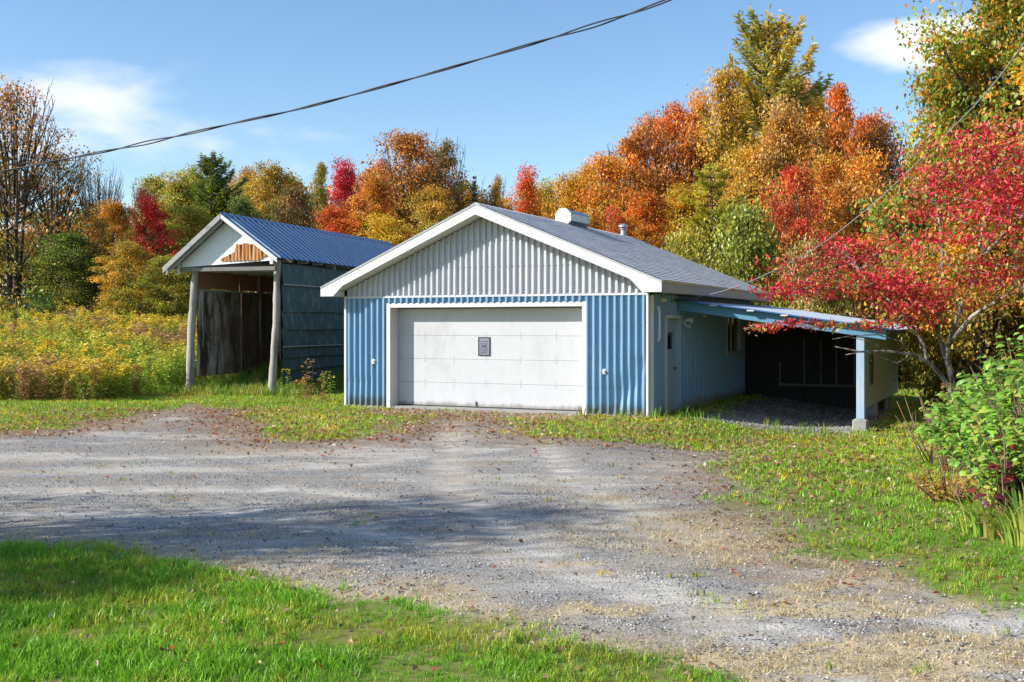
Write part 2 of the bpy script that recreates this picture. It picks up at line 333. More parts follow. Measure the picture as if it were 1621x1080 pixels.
def cover(x, y):
    """0..1 grass cover, straw, brown litter at ground points"""
    x = np.ravel(x); y = np.ravel(y); sd = gravel_sd(x, y); P = np.stack([x, y], 1)
    nse = (fbm(x, y, 1.3, 5) - .5) * 1.5 + (fbm(x, y, .35, 8) - .5) * .6
    sc = sst(4, 16, y) * .65 + .5 + .55 * sst(1.5, 3.5, x) * sst(8, 10, y)
    lawn = sst(-.55, .3, -sd / sc + nse * 1.0)
    u, v = garage_uv(x, y); under = sst(.5, 1.2, u) * sst(4.6, 3.9, u) * sst(.3, 1.6, v + nse) * sst(10, 8.6, v); lawn = lawn * (1 - under); fd = sst(-6.9, -6.3, u + .4 * nse) * sst(-.9, -1.6, u + .4 * nse) * sst(-2.4, -1.2, v) * sst(.6, .3, v); lawn = lawn * (1 - .9 * fd)
    dn = seg_dist(P, NE, False); df = seg_dist(P, FE, False)
    straw = sst(1.2, .1, dn + nse * .6) * sst(-.6, .0, sd)
    straw = np.maximum(straw, sst(.60, .70, fbm(x * .9, y * 1.8, .7, 21) + .8 * (fbm(x, y, .22, 26) - .5) * .5 + .22 * sst(9, 6, y) * sst(-.5, 2, x)) * sst(13, 7, y) * (sd > 0))
    straw = np.maximum(straw, sst(.56, .70, fbm(x * .6, y, 2.2, 31)) * .7 * sst(3.0, .3, df) * (sd > 0) * sst(6, 9, y))
    litter = sst(2.6, .2, df + nse) * np.maximum(sst(15, 20, y) * sst(4, 2, x), .75 * sst(1.0, 2.5, x) * sst(7.5, 9, y))
    litter = np.maximum(litter, .8 * fd)
    return lawn, straw, litter

def axis_pts(segs):
    o = []
    for a, b, st in segs: o.append(np.arange(a, b, st))
    return np.concatenate(o + [[segs[-1][1]]])
gx = axis_pts([(-900, -120, 60), (-120, -30, 4), (-30, -9, .3), (-9, 9, .09), (9, 24, .3), (24, 120, 4), (120, 900, 60)])
gy = axis_pts([(-300, -30, 30), (-30, 4, 1.5), (4, 14, .07), (14, 32, .13), (32, 70, .6), (70, 160, 5), (160, 1500, 70)])
GX, GY = np.meshgrid(gx, gy); X1, Y1 = GX.ravel(), GY.ravel()
lawn_a, straw_a, lit_a = cover(X1, Y1)
Z1 = gz(X1, Y1) + (fbm(X1, Y1, .5, 41) - .5) * .035 * sst(45, 20, Y1) * (np.abs(X1) < 20)
def tracks(x, y):
    P = np.stack([np.ravel(x), np.ravel(y)], 1); o = np.zeros(len(P))
    for path, half in (([(-700, 806), (0, 792), (400, 790), (800, 838), (1150, 905), (1500, 1010), (1900, 1160)], .82), ([(-500, 745), (150, 735), (500, 728), (760, 700), (775, 664)], .8), ([(1500, 1040), (1000, 880), (800, 760), (770, 664)], .78)):
        d = seg_dist(P, np.array([ground_at(*p) for p in path]), False); o = np.maximum(o, np.exp(-((d - half) / .30) ** 2))
    return o
trk_a = tracks(X1, Y1) * (1 - lawn_a); Z1 = Z1 - .022 * trk_a
nx, ny = len(gx), len(gy); ii = (np.arange(ny - 1)[:, None] * nx + np.arange(nx - 1)[None]).ravel()
Fq = np.stack([ii, ii + 1, ii + 1 + nx, ii + nx], 1)
def ground_mat():
    m, t = new_mat('gravel_and_turf'); p = out_bsdf(t, .95, .12); co = t.nodes.new('ShaderNodeNewGeometry').outputs['Position']
    la, st, li = (attr(t, k).outputs['Fac'] for k in ('lawn', 'straw', 'litter'))
    # gravel: crushed grey stone, paler packed fines in the wheel tracks
    vor = t.nodes.new('ShaderNodeTexVoronoi'); vor.inputs['Scale'].default_value = 38; t.links.new(co, vor.inputs['Vector'])
    vs = t.nodes.new('ShaderNodeSeparateColor'); t.links.new(vor.outputs['Color'], vs.inputs[0])
    vor2 = t.nodes.new('ShaderNodeTexVoronoi'); vor2.inputs['Scale'].default_value = 90; t.links.new(co, vor2.inputs['Vector'])
    vs2 = t.nodes.new('ShaderNodeSeparateColor'); t.links.new(vor2.outputs['Color'], vs2.inputs[0])
    g = mix(t, vs.outputs[0], (.10, .096, .09), (.37, .357, .33)); g2 = mix(t, vs2.outputs[0], (.075, .073, .07), (.46, .445, .415)); g = mix(t, .45, g, g2)
    big = noise(t, co, .55, 6, .65, (.45, 1.4, 1), (2, 1, 0)); fine = ramp(t, big, .46, .62, 0, .9)
    tk = attr(t, 'track').outputs['Fac']; tm_ = math_n('MULTIPLY', tk, ramp(t, noise(t, co, 2.6, 6, .7, (.5, 1.3, 1), (5, 2, 0)), .36, .6, .15, 1), tree=t); fine = math_n('MAXIMUM', math_n('MULTIPLY', fine, .8, tree=t), tm_, tree=t)
    g = mix(t, fine, g, mix(t, noise(t, co, 30, 4), (.44, .41, .355), (.58, .545, .475)))
    g = mix(t, ramp(t, noise(t, co, 1.5, 5, .6, (.6, 1.5, 1), (8, 3, 0)), .46, .68, 0, .75), g, (.32, .26, .19))
    ln = noise(t, co, 14, 5, .7); strw = mix(t, noise(t, co, 60, 4, .7, (1, .3, 1)), (.34, .26, .15), (.60, .50, .32))
    g = mix(t, ramp(t, ln, .34, .5, 0, 1), g, mix(t, st, g, strw))
    litc = mix(t, noise(t, co, 25, 5, .7), (.13, .075, .04), (.33, .22, .13)); g = mix(t, 1.0, g, g)
    lm = t.nodes.new('ShaderNodeMath'); lm.operation = 'MULTIPLY'; t.links.new(li, lm.inputs[0]); t.links.new(ramp(t, noise(t, co, 3.2, 6, .7), .34, .56, .25, 1), lm.inputs[1])
    g = mix(t, lm.outputs[0], g, litc)
    gr = mix(t, noise(t, co, 2.2, 6, .7), (.09, .18, .02), (.18, .22, .035)); gr = mix(t, ramp(t, noise(t, co, 9, 4, .7), .40, .62, 0, .85), gr, (.22, .18, .075))
    c = mix(t, la, g, gr); t.links.new(c, p.inputs['Base Color'])
    hh = t.nodes.new('ShaderNodeMath'); hh.operation = 'ADD'; t.links.new(vor.outputs['Distance'], hh.inputs[0]); t.links.new(noise(t, co, 9, 6, .7), hh.inputs[1])
    sb = t.nodes.new('ShaderNodeMath'); sb.operation = 'MULTIPLY'; ig = t.nodes.new('ShaderNodeMath'); ig.operation = 'SUBTRACT'; ig.inputs[0].default_value = 1; t.links.new(la, ig.inputs[1]); t.links.new(hh.outputs[0], sb.inputs[0]); t.links.new(ig.outputs[0], sb.inputs[1])
    bump(t, p, sb.outputs[0], .32, .02); return m
gme = tri_mesh('ground', np.stack([X1, Y1, Z1], 1), Fq, {'lawn': lawn_a, 'straw': straw_a, 'litter': lit_a, 'track': trk_a}, smooth=True)
ground = tag(link('ground', gme, ground_mat()), kind='structure')

# ------------------------------------------------------------------ garage
G = empty('garage', (B0[0], B0[1], 0), -R(25.3), 'low blue metal garage with white double door, grey gable roof and open lean-to', 'garage')
WL, LEN, EZ, RU, RZ, OV = -7.8, 9.9, 2.70, -3.95, 4.79, .5
EU, EUL = .467, -8.2; SLR = (RZ - 2.96) / (EU - RU); SLL = (RZ - 2.94) / (RU - EUL)
roofz = lambda u: RZ - SLR * (u - RU) if u > RU else RZ - SLL * (RU - u)
MB().box(WL + .06, -.06, .45, LEN - .05, 0, 2.66).prism([(WL + .06, 2.66), (-.06, 2.66), (-.06, 2.7), (RU, RZ - .35), (WL + .06, 2.7)], 'y', .12, LEN - .05) \
    .box(WL + .06, -6.62, .07, .45, 0, 2.66).box(-1.42, -.06, .07, .45, 0, 2.66).box(-6.62, -1.42, .07, .45, 2.53, 2.66).build('wall_core', M['dark_ply'], G)
MB().box(WL - .04, .05, -.04, LEN + .03, -.45, .045).build('foundation', M['concrete'], G)
def sheet(x0, x1, zb, ztop, pitch=.165, depth=.075, nseg=10, flip=1, dent=None, seed=0, ribw=.26):
    """ribbed metal sheet in the x-z plane, ribs standing out towards -y"""
    xs = []; k0 = math.floor(x0 / pitch); x = k0 * pitch
    prof = [(0, 0), (.5 - ribw / 2 - .12, 0), (.5 - ribw / 2, 1), (.5 + ribw / 2, 1), (.5 + ribw / 2 + .12, 0)]
    pts = []
    while x < x1 + pitch:
        for a, d in prof: pts.append((x + a * pitch, d))
        x += pitch
    xa = np.array([p[0] for p in pts]); da = np.array([p[1] for p in pts]); inn = (xa > x0) & (xa < x1)
    X = np.concatenate([[x0], xa[inn], [x1]]); D = np.concatenate([[np.interp(x0, xa, da)], da[inn], [np.interp(x1, xa, da)]]) * depth
    mb = MB(); n = len(X); vs = []
    for j in range(nseg + 1):
        for i in range(n):
            zt = ztop(X[i]) if callable(ztop) else ztop; z = zb + (zt - zb) * j / nseg
            w = (math.sin(X[i] * 9 + seed) + math.sin(z * 5.1 + seed * 2 + X[i] * 3)) * .0018
            if dent: w += dent(X[i], z)
            vs.append((X[i], -D[i] + w, z))
    mb.add(vs, [(j * n + i, j * n + i + 1, (j + 1) * n + i + 1, (j + 1) * n + i) for j in range(nseg) for i in range(n - 1)]); return mb
def dent_front(x, z):
    d = 0
    for cx, cz, r, a in ((-.35, .72, .22, .035), (-.62, .5, .25, .05), (-.14, 1.1, .18, .03), (-.75, .25, .2, .03)):
        d += a * math.exp(-((x - cx) ** 2 + (z - cz) ** 2) / (r * r))
    return d
for k, (a, b) in enumerate(((WL + .03, -7.2), (-7.2, -6.6), (-1.41, -.71), (-.71, -.03))):
    sheet(a, b, .05, 2.665, nseg=26 if a > -2 else 14, dent=dent_front if a > -2 else (lambda x, z: .02 * math.exp(-((z - .55) / .12) ** 2) * (x < -7)), seed=k).build('siding_sheet', M['blue'], G)
for k in range(5): sheet(-6.6 + k * 1.038, -6.6 + (k + 1) * 1.038, 2.535, 2.665, nseg=1, seed=k).build('siding_sheet', M['blue'], G)
gt = lambda x: min(roofz(x) - .27, RZ - .3)
edges = np.linspace(WL + .03, -.03, 11)
for k in range(10): sheet(edges[k], edges[k + 1], 2.70, lambda x: max(gt(x), 2.71), nseg=8, pitch=.155, depth=.06, seed=k * 3).build('gable_sheet', M['gable'], G)
for a_, b_ in ((RU, EU), (EUL, RU)): MB().prism([(a_, roofz(a_) - .01), (b_, roofz(b_) - .01), (b_, roofz(b_) - .045), (a_, roofz(a_) - .045)], 'y', -OV - .028, -OV - .016).build('rake_edge', M['fascia_grey'], G)
MB().box(WL - .02, .02, -.055, .05, 2.655, 2.705).build('trim_band', M['white'], G, bevel=.006)
for a, b in ((WL - .03, WL + .035), (-.035, .03)): MB().box(a, b, -.05, .06, .02, 2.655).build('corner_trim', M['white'], G, bevel=.01)
MB().box(-.06, .10, .06, .13, .02, 2.655).build('corner_trim', M['white'], G)
# screws in the ribs
mb = MB()
def screw(mb, x, y, z, r=.011, ax='y'):
    mb.tube([(x, y, z), (x, y - .006, z)] if ax == 'y' else [(x, y, z), (x + .006, y, z)], r, 6)
for zz in (.62, 1.25, 2.0):
    k = -52
    while k * .15 < -.05:
        x = k * .165 + .012; k += 1
        if x > WL + .05 and (x < -6.62 or x > -1.4): screw(mb, x, -.002, zz)
for zz in (3.35, 3.95):
    for k in range(-52, 0):
        x = k * .155 + .012
        if x > WL + .1 and gt(x) > zz + .1: screw(mb, x, -.002, zz)
mb.build('screw_heads', M['black'], G, kind='stuff')
# garage door
DV = .33
mb = MB(); mb.box(-6.61, -6.5, -.045, DV + .03, .0, 2.42).build('door_jamb', M['white'], G, bevel=.006)
MB().box(-1.52, -1.41, -.045, DV + .03, .0, 2.42).build('door_jamb', M['white'], G, bevel=.006)
MB().box(-6.61, -1.41, -.045, DV + .03, 2.42, 2.53).build('door_header', M['white'], G, bevel=.006)
GD = MB().box(-6.5, -1.52, DV + .05, DV + .07, .05, 2.41).build('garage_door', M['door'], G)
zs = [.07, .625, 1.19, 1.755, 2.395]
for k in range(4):
    MB().box(-6.495, -1.525, DV, DV + .049, zs[k] + .002, zs[k + 1] - .002).build('door_section', M['door'], GD, bevel=.003)
mb = MB()
stiles = [-5.75, -4.95, -4.1, -3.2, -2.3]
for xx in stiles:
    for zz in zs[1:4]:
        for dz in (-.07, -.03, .035, .075): screw(mb, xx, DV - .001, zz + dz, .010)
mb.build('hinge_bolts', M['metal'], GD, kind='stuff')
MB().box(-6.5, -1.52, DV - .012, DV + .04, .028, .068).build('bottom_seal', M['black'], GD)
MB().box(-6.5, -1.52, DV - .3, DV + .25, -.1, .05).build('door_sill', M['concrete'], G)
MB().tube([(-4.35, DV - .02, .09), (-4.35, DV - .02, .2)], .012, 6).build('door_handle', M['black'], GD)
# small wall fittings on the front
for x, z in ((-6.95, 1.12), (-.98, .98)):
    mb = MB(); mb.box(x - .035, x + .035, -.09, -.037, z - .055, z + .055).tube([(x, -.09, z + .01), (x, -.13, z + .01)], .028, 8).build('outlet_box', M['pvc'], G, bevel=.0)
# roof
V0, V1 = -OV, 10.4
for nm, (ua, ub) in (('roof_deck', (RU, EU)), ('roof_deck', (EUL, RU))):
    za, zb2 = roofz(ua), roofz(ub)
    MB().prism([(ua, za - .008), (ub, zb2 - .008), (ub, zb2 - .05), (ua, za - .05)], 'y', V0 + .004, V1 - .004).build(nm, M['fascia_grey'], G)
def shingles(u_hi, u_lo, name):
    vs, fs, tn = [], [], []; z_hi, z_lo = roofz(u_hi), roofz(u_lo); Ls = math.hypot(u_hi - u_lo, z_hi - z_lo); nc = 33; e = Ls / nc
    du, dz = (u_lo - u_hi) / Ls, (z_lo - z_hi) / Ls; nu, nzz = (-dz if du > 0 else dz), abs(du)
    nu = abs(dz) * (1 if du > 0 else -1)
    for c in range(nc):
        s0, s1 = c * e, (c + 1) * e + .012; v = V0 - .01 - (.16 if c % 2 else 0)
        while v < V1 + .01:
            va, vb = max(v + .003, V0 - .01), min(v + .33 - .003, V1 + .01); v += .33
            if vb - va < .02: continue
            t = .011 + random.random() * .006; b = len(vs); lift0 = .002
            P = lambda s, vv, h: (u_hi + du * s + nu * h, vv, z_hi + dz * s + nzz * h)
            j = random.uniform(-.004, .004)
            vs += [P(s0, va, lift0), P(s0, vb, lift0), P(s1 + j, vb, t), P(s1 + j, va, t), P(s1 + j, vb, 0), P(s1 + j, va, 0)]
            fs += [(b, b + 1, b + 2, b + 3), (b + 3, b + 2, b + 4, b + 5)]; tn += [random.random()] * 6
    me = bpy.data.meshes.new(name); me.from_pydata(vs, [], fs); at_ = me.attributes.new('tint', 'FLOAT', 'POINT'); at_.data.foreach_set('value', tn)
    o = link(name, me, M['shingle'], G); o['kind'] = 'stuff'; return o
shingles(RU, EU, 'shingles'); shingles(RU, EUL, 'shingles')
for k in range(36):                                                    # ridge caps
    v = V0 + k * (V1 - V0) / 36
    MB().add([(RU - .14, v, RZ - .042), (RU, v, RZ + .016), (RU + .14, v, RZ - .042), (RU - .14, v + .33, RZ - .048), (RU, v + .33, RZ + .008), (RU + .14, v + .33, RZ - .048)],
             [(0, 1, 4, 3), (1, 2, 5, 4), (0, 2, 1)]).build('ridge_cap', M['shingle'] if k % 2 else M['shingle'], G)
FH = .26
for sgn, ue, sl_, wall in ((1, EU, SLR, .04), (-1, EUL, SLL, WL - .04)):
    ze = roofz(ue); inner = wall - sgn * .28
    zl = lambda u: roofz(u) - FH
    poly = [(RU, RZ - .012), (ue, ze - .012), (ue, EZ + .005), (wall, EZ + .005), (inner, zl(inner)), (RU, RZ - FH)]
    MB().prism(poly, 'y', V0 - .015, V0 + .02).build('rake_fascia', M['white'], G)
    MB().prism([(RU, RZ - FH + .01), (inner, zl(inner) + .01), (wall, zl(wall) + .01), (wall, zl(wall) + .035), (RU, RZ - FH + .035)], 'y', V0 + .02, .03).build('rake_soffit', M['white'], G)
    MB().prism([(wall, EZ + .008), (wall, EZ + .14), (wall - sgn * .015, EZ + .14), (wall - sgn * .015, EZ + .008)], 'y', V0 + .02, -.03).build('eave_return', M['white'], G)
    MB().prism([(ue, ze - .012), (ue, EZ + .005), (ue - sgn * .025, EZ + .005), (ue - sgn * .025, ze - .012)], 'y', V0 + .02, V1).build('eave_fascia', M['fascia_grey'], G)
    MB().prism([(ue - sgn * .026, EZ + .01), (ue - sgn * .026, EZ + .03), (wall, EZ + .03), (wall, EZ + .01)], 'y', V0 + .02, V1 - .02).build('eave_soffit', M['white'], G)
MB().prism([(EU + .002, 2.965), (EU + .002, 2.915), (EU + .02, 2.91), (EU + .02, 2.955)], 'y', V0 - .015, V1).build('drip_edge', M['metal'], G)
MB().prism([(RU, RZ - .012), (EU, 2.945), (EU, EZ + .005), (RU, RZ - FH)], 'y', V1 - .02, V1 + .01).build('rake_fascia', M['white'], G)
# fans and flue on the ridge
ROT = empty  # (names only)
oc = lambda r, c, z0: [(c + r * math.cos(math.pi / 8 + k * math.pi / 4), z0 + r * math.sin(math.pi / 8 + k * math.pi / 4)) for k in range(8)]
VD = MB().prism(oc(.235, RU + .02, 4.93), 'y', 4.72, 6.0).build('roof_vent', M['metal'], G)
MB().prism(oc(.25, RU + .02, 4.93), 'y', 4.64, 4.718).build('end_cap', M['white'], VD); MB().prism(oc(.245, RU + .02, 4.93), 'y', 6.002, 6.06).build('end_cap', M['metal'], VD)
MB().box(RU - .22, RU + .26, 4.76, 5.95, 4.55, 4.72).build('curb', M['black'], VD)
FL = MB().tube([(RU, 9.55, 4.6), (RU, 9.55, 5.02)], .085, 12).build('flue_pipe', M['metal'], G, True)
MB().tube([(RU, 9.55, 5.05), (RU, 9.55, 5.10), (RU, 9.55, 5.16)], [.15, .15, .05], 12).tube([(RU, 9.55, 4.98), (RU, 9.55, 5.0)], .12, 12).build('flue_cap', M['metal'], FL)
# side wall (u = 0, faces +u): sheets are drawn in x-z and turned
def side_sheet(v0, v1, zb, zt, seed=0, mat='blue'):
    mb = sheet(v0, v1, zb, zt, pitch=.24, depth=.095, nseg=8, seed=seed, ribw=.22); mb.v = [(-y + .0, x, z) for x, y, z in mb.v]; return mb.build('siding_sheet', M[mat], G)
side_sheet(.135, 1.0, .06, 2.69)
side_sheet(1.0, 2.22, 2.235, 2.69, 1)
vv = 2.22
while vv < 9.8:
    v2 = min(vv + .76, 9.85)
    if v2 > 6.45 and vv < 8.05:
        side_sheet(vv, v2, .06, 1.24, vv); side_sheet(vv, v2, 2.3, 2.69, vv)
        if vv < 6.45: side_sheet(vv, 6.45, 1.24, 2.3, vv)
        if v2 > 8.05: side_sheet(8.05, v2, 1.24, 2.3, vv)
    else: side_sheet(vv, v2, .06, 2.69, vv)
    vv = v2
MB().box(-.06, .115, 2.24, 8.6, -.4, .12).build('foundation', M['concrete'], G, bevel=.015)
MB().box(-.059, .11, 1.0, 1.05, .02, 2.23).build('door_trim', M['white'], G); MB().box(-.059, .11, 2.13, 2.22, .02, 2.23).build('door_trim', M['post_blue'], G)
MB().box(-.059, .11, 1.05, 2.13, 2.16, 2.23).build('door_trim', M['white'], G)
SD = MB().box(-.058, -.03, 1.05, 2.13, .03, 2.16).build('side_door', M['post_blue'], G)
MB().box(-.03, -.022, 1.3, 1.85, 1.45, 1.8).build('door_window', M['glass'], SD)
MB().box(-.029, -.012, 1.27, 1.88, 1.77, 1.83).build('sash', M['brass'], SD)
MB().tube([(-.035, 1.98, 1.0), (.01, 1.98, 1.0), (.04, 1.98, 1.0)], [.02, .035, .03], 8).build('handle', M['brass'], SD)
WN = MB().box(.0, .11, 6.45, 6.53, 1.24, 2.3).box(.0, .11, 7.97, 8.05, 1.24, 2.3).box(.0, .11, 6.53, 7.97, 2.22, 2.3).box(.0, .125, 6.40, 8.08, 1.20, 1.29).box(.0, .035, 7.2, 7.27, 1.29, 2.22).build('window', M['white'], G)
MB().box(-.03, .004, 6.52, 7.21, 1.28, 2.23).build('pane', M['glass'], WN); MB().box(-.03, .004, 7.26, 7.98, 1.28, 2.23).build('pane', M['glass'], WN)
# pipes, lights and conduit on the side wall
MB().tube([(.03, .42, 2.36), (.08, .42, 2.37), (.12, .42, 2.33), (.12, .42, 1.72), (.09, .38, 1.64)], .035, 8).build('vent_pipe', M['pvc'], G, True)
MB().tube([(.02, .42, 2.37), (.13, .42, 2.37)], .06, 10).build('pipe_elbow', M['pvc'], G, True)
MB().tube([(.02, .75, 2.57), (.12, .75, 2.56), (.15, .82, 2.56)], [.05, .05, .035], 8).build('wall_camera', M['pvc'], G, True)
MB().tube([(.05, 1.3, 2.22), (.05, 1.3, 2.5), (.08, 1.55, 2.56), (.14, 2.1, 2.57)], .022, 6).tube([(.04, .5, 2.34), (.05, .9, 2.22), (.05, 1.3, 2.26)], .012, 5).build('conduit', M['stud'], G, True)
FLt = MB().box(.02, .07, 2.34, 2.44, 2.02, 2.14).tube([(.07, 2.39, 2.08), (.14, 2.39, 2.06)], .02, 6).build('flood_light', M['pvc'], G)
for dv, dzz in ((.12, .05), (-.02, -.10)):
    MB().tube([(.10, 2.39 + dv * .4, 2.08 + dzz * .4), (.16, 2.39 + dv, 2.08 + dzz), (.25, 2.39 + dv * 1.5, 2.06 + dzz)], [.03, .04, .085] if dv > 0 else [.025, .03, .05], 10).build('lamp_head', M['pvc'], FLt)
MB().tube([(.10, 4.0, 2.26), (.16, 4.02, 2.24), (.2, 4.05, 2.22)], [.03, .05, .03], 8).build('bulb_holder', M['pvc'], G)
# lean-to
LZ0, LZ1, LU = 2.60, 1.90, 4.85
lz = lambda u: LZ0 + (LZ1 - LZ0) * u / LU
def lean_sheet(v0, v1, mat):
    n = 1; mb = MB(); xs = np.arange(v0, v1 + .001, (v1 - v0) / 14); vs = []
    for u in np.linspace(.03, LU, 7):
        for i, v in enumerate(xs): vs.append((u, v, lz(u) + (.018 if i % 2 else 0) + .004 * math.sin(u * 3 + v)))
    k = len(xs); mb.add(vs, [(j * k + i, (j + 1) * k + i, (j + 1) * k + i + 1, j * k + i + 1) for j in range(6) for i in range(k - 1)]); return mb.build('lean_to_roof_sheet', mat, G)
vv = 1.72
while vv < 11.3: lean_sheet(vv, vv + .77, M['tin_blue'] if vv < 1.8 else M['lean_roof']); vv += .765
def slope_bar(v0, v1, u0, u1, top, h): 
    return MB().prism([(u0, lz(u0) + top), (u1, lz(u1) + top), (u1, lz(u1) + top - h), (u0, lz(u0) + top - h)], 'y', v0, v1)
slope_bar(1.9, 1.96, .03, 4.7, -.012, .22).build('lean_to_beam', M['beam_blue'], G)
for u in (.9, 1.75, 2.5): MB().box(u, u + .16, 1.70, 1.88, lz(u) - .035, lz(u) - .005).build('purlin_end', M['white'], G)
for v in (3.6, 5.3, 7.0): slope_bar(v, v + .05, .05, 4.6, -.02, .14).build('rafter', M['stud'], G)
PZ = -.30
MB().box(4.08, 4.25, 1.96, 2.13, -.04, lz(4.1) - .05).build('lean_to_post', M['post_blue'], G, bevel=.008)
MB().box(4.00, 4.32, 1.88, 2.2, -.45, -.04).build('pier_block', M['concrete'], G, bevel=.03)
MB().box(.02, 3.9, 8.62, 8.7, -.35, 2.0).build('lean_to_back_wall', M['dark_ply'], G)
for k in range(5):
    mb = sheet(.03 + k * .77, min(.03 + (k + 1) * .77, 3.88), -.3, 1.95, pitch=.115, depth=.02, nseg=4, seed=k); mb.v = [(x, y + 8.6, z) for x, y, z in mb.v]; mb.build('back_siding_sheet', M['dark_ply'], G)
MB().box(1.05, 3.9, 8.46, 8.57, .29, .36).build('ledge_board', M['stud'], G)
for u in (1.07, 1.75, 2.2, 2.62, 3.1, 3.5): MB().box(u, u + .05, 8.50, 8.56, .362, .362 + (.6 if u < 1.1 else 1.25)).build('wall_batten', M['stud'], G)
for v0, v1 in ((4.2, 6.42), (6.44, 11.3)):
    MB().box(3.92, 3.97, v0, v1, .03 - (.0 if v0 < 5 else .0), lz(3.95) - .06).build('outer_wall_panel', M['sage'], G)
MB().box(3.90, 3.99, 4.14, 4.2, .0, lz(3.95) - .06).build('corner_board', M['grey_board'], G)
OW = MB().box(3.972, 4.0, 4.95, 5.55, .55, .6).box(3.972, 4.0, 4.95, 5.0, .6, 1.35).box(3.972, 4.0, 5.5, 5.55, .6, 1.35).box(3.972, 4.0, 4.95, 5.55, 1.35, 1.4).build('narrow_window', M['stud'], G)
MB().box(3.974, 3.985, 5.0, 5.5, .6, 1.35).build('pane', M['glass'], OW)
for v, mt in ((4.6, 'beam_blue'), (6.5, 'concrete'), (8.8, 'concrete')): MB().box(3.7, 3.95, v, v + .25, -.4, .025).build('wall_footing', M[mt], G, bevel=.01)

# notice taped to the garage door
g2w = Matrix.Translation((B0[0], B0[1], 0)) @ Matrix.Rotation(-R(25.3), 4, 'Z')
nl = g2w @ Vector((-4.14, DV - .002, 1.5))
NTC = empty('notice', nl, -R(25.3), 'small grey framed notice fixed to the middle of the white garage door', 'notice')
MB().box(-.14, .14, -.01, -.001, -.205, .205).build('sheet', M['sign_grey'], NTC)
MB().box(-.155, -.135, -.018, 0, -.22, .22).box(.135, .155, -.018, 0, -.22, .22).box(-.135, .135, -.018, 0, -.22, -.2).box(-.135, .135, -.018, 0, .2, .22).build('frame', M['black'], NTC)
mb = MB(); rr = random.Random(3)
for z, h, x0, x1 in ((.115, .022, -.10, .10), (.06, .02, -.11, .11), (.01, .05, -.07, .07), (-.035, .014, -.1, .1), (-.06, .014, -.09, .1), (-.09, .016, -.11, .11), (-.135, .03, -.08, .07), (-.17, .012, -.1, .1)):
    x = x0
    while x < x1:
        w = rr.uniform(.012, .045); mb.box(x, min(x + w, x1), -.0125, -.0101, z - h * rr.uniform(.3, .5), z + h * rr.uniform(.3, .5)); x += w + rr.uniform(.006, .016)
mb.build('faded_print', M['ink'], NTC, kind='stuff')

# ------------------------------------------------------------------ tall open shed
SA = R(17.5); SX, SY = (math.cos(SA), -math.sin(SA)), (math.sin(SA), math.cos(SA)); SO = (-9.42, 32.0)
sg = float(gz(*SO))
SH = empty('shed', (SO[0], SO[1], sg), -SA, 'tall narrow open-fronted shed on log posts with blue metal roof', 'shed')
sl2 = lambda p: p
SD_ = 11.0
AX, AZ = 1.45, 5.06; LX, LZ = -.40, 3.60; RX, RZs = 3.22, 3.80
sroof = lambda x: AZ - (AZ - RZs) * (x - AX) / (RX - AX) if x > AX else AZ - (AZ - LZ) * (AX - x) / (AX - LX)
def log(x0, y0, x1, y1, z1, r=.13, seed=0):
    p = [(x0 + (x1 - x0) * t + .02 * math.sin(t * 7 + seed), y0 + (y1 - y0) * t, -.3 + (z1 + .3) * t) for t in np.linspace(0, 1, 26)]
    return MB().tube(p, [r * (1.12 - .25 * t + .06 * math.sin(t * 23 + seed) + .05 * math.sin(t * 51 + 2 * seed)) for t in np.linspace(0, 1, 26)], 10)
log(-.02, 0, .17, .02, 3.62, .115, 1).build('log_post', M['log'], SH, True)
log(2.72, .0, 2.90, .02, 3.78, .105, 4).build('log_post', M['log'], SH, True)
for y in (3.6, 7.2, 10.7): log(.1, y, .15, y, 3.6, .11, y).build('log_post', M['log'], SH, True); log(2.72, y, 2.82, y, 3.75, .11, y + 1).build('log_post', M['log'], SH, True)
def shed_sheet(y0, y1, xa, xb):
    xs = np.arange(y0, y1 + .001, (y1 - y0) / 20); prof = [0, .0, .022, .022, 0]; mb = MB(); vs = []; k = 0
    for x in np.linspace(xa, xb, 6):
        for i, y in enumerate(xs): vs.append((x, y, sroof(x) + (.012 if i % 2 else (.0)) + .006 * math.sin(x * 2 + y * 1.3)))
    n = len(xs); mb.add(vs, [(j * n + i, j * n + i + 1, (j + 1) * n + i + 1, (j + 1) * n + i) for j in range(5) for i in range(n - 1)]); o = mb.build('roof_sheet', M['tin_blue'], SH); rbm = MB()
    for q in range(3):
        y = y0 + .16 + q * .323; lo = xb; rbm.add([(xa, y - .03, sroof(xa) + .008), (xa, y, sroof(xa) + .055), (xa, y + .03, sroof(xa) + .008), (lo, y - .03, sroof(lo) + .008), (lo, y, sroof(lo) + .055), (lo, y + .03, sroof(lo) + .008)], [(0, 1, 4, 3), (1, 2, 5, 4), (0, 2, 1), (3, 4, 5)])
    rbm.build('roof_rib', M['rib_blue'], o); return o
for k in range(12): shed_sheet(-.62 + k * .97, -.62 + (k + 1) * .97, AX, RX + .03); shed_sheet(-.62 + k * .97, -.62 + (k + 1) * .97, AX, LX - .03)
MB().prism([(AX - .13, AZ - .07), (AX, AZ + .05), (AX + .13, AZ - .05), (AX + .13, AZ - .06), (AX, AZ + .035), (AX - .13, AZ - .08)], 'y', -.62, 11.0).build('ridge_strip', M['tin_blue'], SH)
def rake(xa, xb, y0, y1, top, h): return MB().prism([(xa, sroof(xa) + top), (xb, sroof(xb) + top), (xb, sroof(xb) + top - h), (xa, sroof(xa) + top - h)], 'y', y0, y1)
rake(AX - .01, LX - .05, -.66, -.62, .02, .17).build('rake_board', M['grey_board'], SH); rake(AX - .01, LX, -.56, -.52, -.06, .18).build('rake_board', M['grey_board'], SH)
